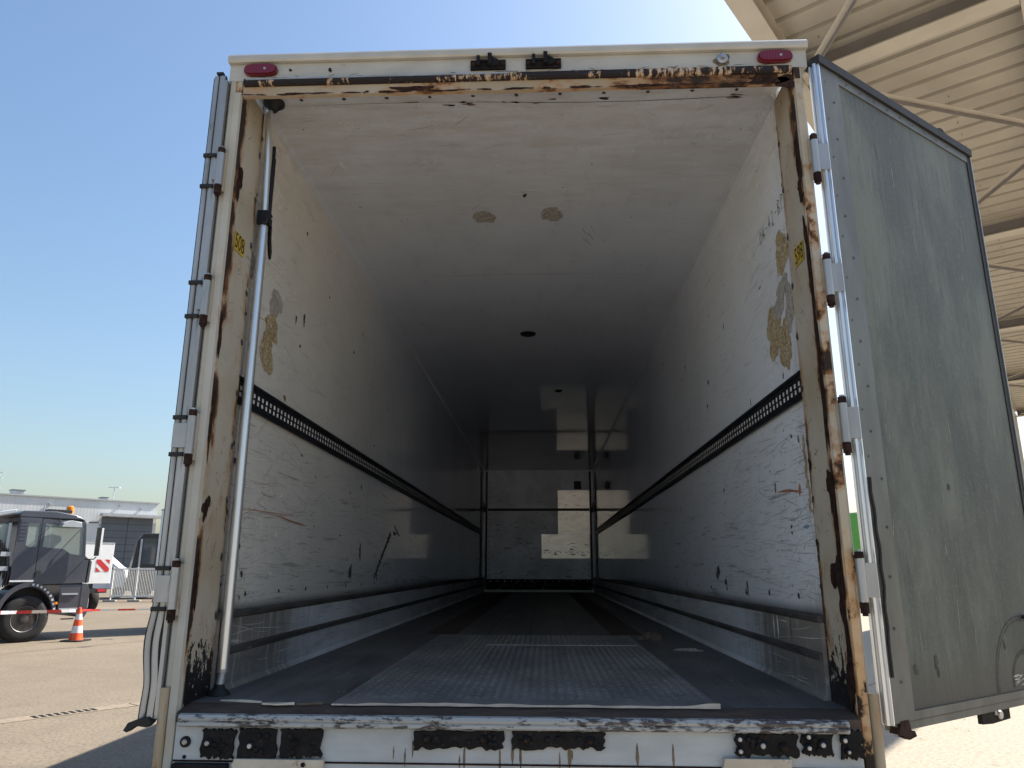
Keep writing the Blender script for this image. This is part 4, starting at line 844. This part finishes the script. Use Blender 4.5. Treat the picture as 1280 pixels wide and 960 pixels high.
b = MB(); b.prism([(1.10, .52), (1.10, 1.32), (1.24, 1.30), (1.30, 1.1), (1.30, .6), (1.24, .5)], XZ(.01), 0, Wd - .02, 'darkpaint'); b.box(1.301, 1.32, .05, .4, .72, .95, 'reflect'); b.box(1.301, 1.32, Wd - .4, Wd - .05, .72, .95, 'reflect'); b.build('bumper', tk, False, .02)
b = MB(); b.prism([(1.175, 1.32), (1.2, 1.9), (1.26, 1.85), (1.25, 1.34)], XZ(0), .0, .25, 'darkpaint'); b.build('corner_deflector', tk, False, .015)
b = MB(); b.tube([(1.05, -.02, 2.80), (1.2, -.22, 2.80), (1.24, -.24, 2.72)], .014, 'plastic', 8); b.tube([(1.08, -.02, 1.9), (1.2, -.22, 1.9), (1.24, -.24, 1.96)], .014, 'plastic', 8); b.box(1.215, 1.25, -.36, -.14, 1.98, 2.68, 'plastic'); b.box(1.251, 1.30, -.35, -.15, 2.0, 2.66, 'white'); b.build('wing_mirror', tk, True, .02)
b = MB(); b.prism([(.34, 2.66), (.38, 2.76), (.55, 2.82), (.78, 2.78), (.80, 2.66)], XZ(-.30), 0, .24, 'palegrey'); b.tube([(.35, -.02, 2.84), (.35, -.2, 2.74)], .014, 'plastic', 8); b.build('kerb_mirror', tk, True, .015)
b = MB(); b.box(.28, .82, .5, .9, 3.04, 3.12, 'plastic'); b.tube([(.20, .6, 3.03), (.20, .6, 3.2)], .015, 'palegrey', 8); b.build('beacon_bar', tk, False, .01)
b = MB(); b.lathe([(.085, 0), (.085, .17), (.06, .20)], lambda a, c, h: (.80 + a, .62 + c, 3.03 + h), 'amber', 16); b.build('beacon', tk)
b = MB(); b.tube([(.86, 2.2, 2.98), (1.05, 2.3, 2.95), (1.17, 2.35, 2.80), (1.20, 2.4, 2.62)], .05, 'purple', 10); b.build('far_mirror_arm', tk)
# chassis, crane cabin and hoses behind the cab
b = MB(); b.box(-5.6, 1.1, .75, .9, .62, .95, 'plastic'); b.box(-5.6, 1.1, Wd - .9, Wd - .75, .62, .95, 'plastic'); b.box(-5.6, -.75, .0, Wd, 1.05, 1.22, 'plastic'); b.box(-.1, .1, .3, Wd - .3, .45, .62, 'plastic'); b.build('chassis', tk, False)
b = MB(); b.prism([(-.52, 2.96), (-.50, 3.06), (-.9, 2.98), (-1.35, 2.72), (-1.35, 2.60), (-.9, 2.86)], XZ(0), .2, Wd - .2, 'palegrey'); b.build('wind_deflector', tk, False, .02)
b = MB(); b.box(-1.6, -.62, .15, .22, 1.75, 2.70, 'glass'); b.box(-1.6, -.62, .20, 1.3, 1.25, 1.72, 'plastic'); b.box(-.66, -.60, .1, .22, 1.3, 2.72, 'palegrey'); b.box(-1.6, -.6, .14, 1.3, 2.705, 2.78, 'plastic'); b.box(-.64, -.60, 1.2, 1.3, 1.3, 2.7, 'plastic'); b.build('crane_cabin', tk, False)
b = MB()
for i in range(7): b.tube([(-.56 - .03 * i, .05 + .05 * i, 1.2 + .05 * i), (-.54 - .04 * i, .02 + .03 * i, 1.55), (-.58 - .05 * i, .06, 2.0 + .08 * i), (-.6 - .06 * i, .3, 2.3)], .018, 'plastic', 6)
b.box(-.75, -.55, .03, .2, 1.62, 1.72, 'palegrey'); b.box(-.75, -.55, .04, .2, 1.95, 2.05, 'palegrey'); b.build('hoses', tk)
b = MB(); b.box(-5.5, -2.0, .1, Wd - .1, 1.24, 1.9, 'darkpaint'); b.build('deck_body', tk, False, .02)
wheel(tk, -.07, -.02, -1); wheel(tk, -.07, Wd + .02, 1)
for x in (-3.4, -4.7): wheel(tk, x, -.02, -1); wheel(tk, x, Wd + .02, 1)

# ================================================================== CONE AND TAPE
cn_ = empty('traffic_cone', (-11.03, 15.22, 0)); tag(cn_, 'orange and white traffic cone standing beside the front of the dark lorry', 'traffic cone')
b = MB(); idf = lambda a, c, h: (a, c, h)
prof = [(.155, .03), (.150, .05), (.128, .19)], [(.128, .19), (.103, .35)], [(.103, .35), (.082, .49)], [(.082, .49), (.062, .62)], [(.062, .62), (.036, .76), (.028, .765)]
for p, m in zip(prof, ('orange', 'conewhite', 'orange', 'conewhite', 'orange')): b.lathe(p, idf, m, 28)
b.build('cone_body', cn_)
b = MB(); b.prism([(-.26, -.20), (-.20, -.26), (.20, -.26), (.26, -.20), (.26, .20), (.20, .26), (-.20, .26), (-.26, .20)], lambda a, c, t: (a, c, t), .0, .03, 'black'); b.build('base_plate', cn_, False)
def tape(p, q, name, n0, w0, w1, duty, label, sag):
    p, q = Vector(p), Vector(q); b = MB(); n = 4 * n0
    def pt(t): v = p.lerp(q, t); v.z -= sag * 4 * t * (1 - t); return v
    for i in range(n):
        a, c = pt(i / n), pt((i + 1) / n); w = w0 + (w1 - w0) * i / n; m = 'tapered' if (i % 4) < duty else 'tapewhite'; tilt = Vector((.015 * math.sin(i * .7), .02 * math.cos(i * .5), w / 2))
        dpt = Vector((.0008, -.0008, 0)); b.mesh([a - tilt - dpt, c - tilt - dpt, c + tilt - dpt, a + tilt - dpt, a - tilt + dpt, c - tilt + dpt, c + tilt + dpt, a + tilt + dpt], [(0, 1, 2, 3), (7, 6, 5, 4), (0, 3, 7, 4), (1, 5, 6, 2), (0, 4, 5, 1), (3, 2, 6, 7)], m)
    o = b.build(name, None, False); return tag(o, label, 'barrier tape')
tape((-15.0, 11.45, .80), (-11.05, 15.10, .70), 'barrier_tape', 9, .07, .07, 2, 'red and white barrier tape stretched across the lorry wheel to the cone', .03)
tape((-11.0, 15.27, .70), (-8.0, 17.75, .70), 'barrier_tape', 5, .045, .04, 2, 'thin red and white barrier tape running from the cone to behind the trailer', .02)

# ================================================================== OTHER VEHICLES
def box_lorry(name, loc, rz, L_, Wb, z0, z1, mat, label, cat, marker=False, group=None, wheels=True):
    r = empty(name, loc, rz); tag(r, label, cat, group)
    b = MB(); b.box(0, L_, 0, Wb, z0, z1, mat); b.build('cargo_box', r, False, .02)
    b = MB(); b.box(-.005, L_, -.012, -.001, z1 - .48, z1 - .44, 'trim'); b.box(-.012, .0, .0, Wb, z1 - .04, z1 + .005, 'trim'); b.build('box_trim', r, False)
    b = MB(); b.box(.1, L_ - .1, .6, Wb - .6, z0 - .3, z0, 'plastic'); b.box(.0, .15, .1, Wb - .1, z0 - .35, z0 - .18, 'plastic'); b.build('chassis', r, False)
    for y in (.15, Wb - .4): b = MB(); b.box(-.02, .0, y, y + .3, z0 - .3, z0 - .2, 'mred'); b.build('tail_lamp', r, False)
    for x in (1.1, L_ - 1.0):
        for y0, o in ((.05, -1), (Wb - .05, 1)): wheel(r, x, y0, o, .45, .45)
    return r
# white box body beyond the dark lorry; its end with the chevron plate faces the camera's right
wb = box_lorry('box_lorry', (-17.25, 27.05, 0), R(143), 4.5, 2.2, 1.08, 2.68, 'white', 'white box lorry with a red and white chevron plate, right behind the dark lorry', 'lorry')
Wb_ = 2.2
def plate(u0, u1, v0, v1, fn, parent):
    b = MB(); b.poly([fn(u0, v0, .004), fn(u1, v0, .004), fn(u1, v1, .004), fn(u0, v1, .004)], 'conewhite')
    for pts in ([(0, 1), (0, .72), (.72, 0), (1, 0), (1, .28), (.28, 1)], [(.62, 1), (1, .62), (1, .92), (.92, 1)], [(0, .38), (.38, 0), (.08, 0), (0, .08)]):
        b.poly([fn(u1 + (u0 - u1) * u, v0 + (v1 - v0) * v, .008) for u, v in pts], 'mred')
    b.build('marker_plate', parent, False)
plate(.12, .62, 1.55, 2.02, lambda u, v, o: (-.002 - o, u, v), wb)
box_lorry('box_lorry', (-9.55, 17.45, 0), R(47), 5.6, 2.45, 1.05, 3.4, 'white', 'unseen white box lorry added beyond the old trailer to cast a shadow band', 'lorry')  # out of view; added only to throw the shadow band beside the dark lorry
gl = box_lorry('green_lorry', (16.6, 35.8, 0), R(36), 6.5, 2.45, 1.35, 4.55, 'green', 'bright green lorry body seen through the gap beside the open right door', 'lorry')

# dark cab and white lorry behind the fence
dk = empty('dark_cab_lorry', (-23.3, 39.5, 0), R(35)); tag(dk, 'black lorry cab with a tall windscreen behind the white mesh fence', 'lorry')
b = MB(); b.prism([(-.2, .9), (.05, 3.2), (.35, 3.62), (1.9, 3.66), (1.9, .9)], XZ(0), -.55, .55, 'plastic'); b.build('cab', dk, False, .04)
b = MB(); b.box(.35, 1.05, -.565, -.5505, 1.9, 3.35, 'darkglass'); b.build('side_window', dk, False)
b = MB(); b.box(1.2, 1.75, -.62, -.5505, 1.3, 3.6, 'trim'); b.box(.2, .3, -.6, -.551, 1.6, 3.3, 'trim'); b.build('door_post', dk, False)
b = MB(); b.box(-.3, 2.2, -.5, .5, .45, .9, 'plastic'); b.build('chassis', dk, False); wheel(dk, .6, -.5, -1, .5, .5); wheel(dk, .6, .5, 1, .5, .5)
wl_ = empty('white_lorry', (-22.0, 40.4, 0), R(20)); tag(wl_, 'white lorry with flat body panels beside the left edge of the trailer, behind the fence', 'lorry')
b = MB(); b.prism([(-.1, 1.0), (.12, 3.55), (.4, 3.7), (6.0, 3.7), (6.0, 1.0)], XZ(0), 0, 2.4, 'white'); b.build('body', wl_, False, .03)
b = MB()
for x in (.7, 1.3, 2.2): b.box(x, x + .02, -.012, -.001, 1.1, 2.6, 'trim')
b.box(.2, 5.9, -.012, -.001, 2.62, 2.65, 'trim'); b.build('panel_trim', wl_, False)
b = MB(); b.box(.1, 5.8, .3, 2.1, .6, 1.0, 'plastic'); b.build('chassis', wl_, False)
for x in (1.0, 4.8): wheel(wl_, x, .02, -1, .5, .5); wheel(wl_, x, 2.38, 1, .5, .5)
vn = empty('white_van', (-25.3, 40.2, 0), R(20)); tag(vn, 'low white van front between the chevron box lorry and the black cab', 'van')
b = MB(); b.prism([(-1.2, .5), (-1.2, 2.25), (.0, 2.35), (.7, 1.75), (1.1, 1.55), (1.2, .5)], XZ(0), 0, 1.9, 'white'); b.build('body', vn, True, .05)
b = MB(); b.prism([(-.7, 1.55), (-.7, 2.12), (-.05, 2.15), (.5, 1.6)], XZ(-.006), 0, .005, 'darkglass'); b.build('side_window', vn, False)
wheel(vn, -.8, .0, -1, .34, .34); wheel(vn, .8, .0, -1, .34, .34)

# fence panels
fa = Vector((-22.42, 36.12, 0)); fb_ = Vector((-20.08, 36.34, 0)); fd = (fb_ - fa).normalized(); ang = math.atan2(fd.y, fd.x); PW = 1.24
fp_ = None
labs = ['white mesh fence panel nearest the dark lorry', 'second white mesh fence panel from the dark lorry', 'white mesh fence panel touching the trailer edge in the picture']
for i in range(3):
    if fp_ is None:
        r = empty('fence_panel', (0, 0, 0)); b = MB()
        for x in (0.0, PW - .03): b.box(x - .03, x + .03, -.03, .03, .08, 1.72, 'fence')
        b.box(.0, PW, -.022, .022, 1.60, 1.68, 'fence'); b.box(.0, PW, -.022, .022, .24, .31, 'fence'); b.build('frame', r, False)
        b = MB()
        for k in range(14): b.box(.07 + k * .082, .099 + k * .082, -.008, .008, .2, 1.70, 'fence')
        b.build('bars', r, False)
        b = MB(); b.box(-.3, .3, -.15, .15, 0, .08, 'concrete'); b.build('foot_block', r, False, .01); fp_ = r; o = r
    else: o = copy_tree(fp_)
    o.location = fa + fd * PW * i; o.rotation_euler = (0, 0, ang); tag(o, labs[i], 'fence', 'white fence panels behind the tape')

# ================================================================== BUILDING
C1 = Vector((-48.005, 60.968, 0)); ba = Vector((.669, .743, 0)); bang = math.atan2(ba.y, ba.x)
hb = empty('industrial_hall', C1, bang); tag(hb, 'long pale grey industrial hall with a slate sectional door, far left', 'building')
b = MB(); b.box(-40, 13.6, 0, 24, 0, 8.0, 'cladding'); b.build('wall', hb, False)
b = MB(); b.box(-40.1, 13.68, -.12, .3, 8.001, 8.12, 'trim'); b.build('parapet_trim', hb, False)
b = MB(); b.box(8.55, 13.25, -.10, -.002, 0, 6.5, 'gate')
for i in range(1, 10): b.box(8.56, 13.24, -.106, -.1005, .65 * i - .02, .65 * i + .02, 'plastic')
b.box(10.88, 10.94, -.108, -.1062, 0, 6.5, 'plastic'); b.build('sectional_door', hb, False)
b = MB(); b.box(-3.5, 1.17, -.10, -.002, 0, 6.6, 'gate'); b.build('sectional_door', hb, False)
b = MB(); b.box(8.3, 22, -.9, -.11, 6.52, 6.78, 'trim'); b.build('door_awning', hb, False)
for x, z, s_ in ((4.0, 7.4, .12), (10.0, 7.6, .10), (12.0, 7.4, .1)):
    b = MB(); b.box(x - s_, x + s_, -.2, -.002, z - s_ * .7, z + s_ * .7, 'trim'); b.build('wall_lamp', hb, False)
for x0, x1, z1 in ((1.0, 1.95, 8.5), (8.5, 9.0, 8.32)):
    b = MB(); b.box(x0, x1, .6, 1.5, 8.0, z1, 'trim'); b.box(x0 - .08, x1 + .08, .5, 1.6, z1 + .001, z1 + .08, 'gate'); b.build('roof_vent', hb, False)
lp = empty('street_lamp', (-45.0, 67.3 + 6, 0)); tag(lp, 'thin street lamp with a flat head rising above the pale hall roof', 'street lamp')
b = MB(); b.tube([(0, 0, 0), (0, 0, 9.85)], [.09, .05], 'trim', 8); b.build('pole', lp); b = MB(); b.box(-.55, .6, -.2, .2, 9.85, 9.95, 'trim'); b.build('lamp_head', lp, False)
am = empty('antenna_mast', (-53.2, 67.2, 0)); tag(am, 'thin antenna mast with small aerials at the far left edge', 'mast')
b = MB(); b.tube([(0, 0, 0), (0, 0, 8.0), (.15, 0, 10.9)], [.08, .06, .03], 'trim', 8); b.build('pole', am); b = MB()
for z, w in ((10.7, .45), (10.2, .35), (9.2, .3)): b.box(.1 - w, .1 + w, -.04, .04, z, z + .07, 'trim')
b.box(-.15, .1, -.1, .1, 9.3, 9.9, 'trim'); b.build('aerial', am, False)

# ================================================================== TREE beyond the open door
trr = empty('tree', (39.0, 58.0, 0)); tag(trr, 'dark green tree beyond the outer edge of the open right door', 'tree')
b = MB(); b.tube([(0, 0, 0), (.1, 0, 2.2), (.0, .1, 4.4)], [.22, .17, .08], 'bark', 8)
q = random.Random(21)
for i in range(6):
    a = i * 1.05; b.tube([(.05, .0, 2.0 + .3 * i), (.9 * math.cos(a), .9 * math.sin(a), 3.2 + .4 * i), (1.6 * math.cos(a), 1.6 * math.sin(a), 4.0 + .45 * i)], [.08, .05, .02], 'bark', 6)
b.build('trunk', trr); b = MB()
cl = [(q.gauss(0, 1.1), q.gauss(0, 1.1), q.uniform(2.6, 7.2), q.uniform(.5, 1.0)) for _ in range(34)]
for i in range(5200):
    c = q.choice(cl); v = Vector((q.gauss(0, 1), q.gauss(0, 1), q.gauss(0, 1))).normalized() * c[3] * q.uniform(.5, 1.05); p = Vector(c[:3]) + v; a = Vector((q.gauss(0, 1), q.gauss(0, 1), q.gauss(0, 1))).normalized(); e = a.orthogonal().normalized() * .06; a = a * .12
    b.poly([p - a, p + e, p + a, p - e], 'leaf')
b.build('crown', trr, False)
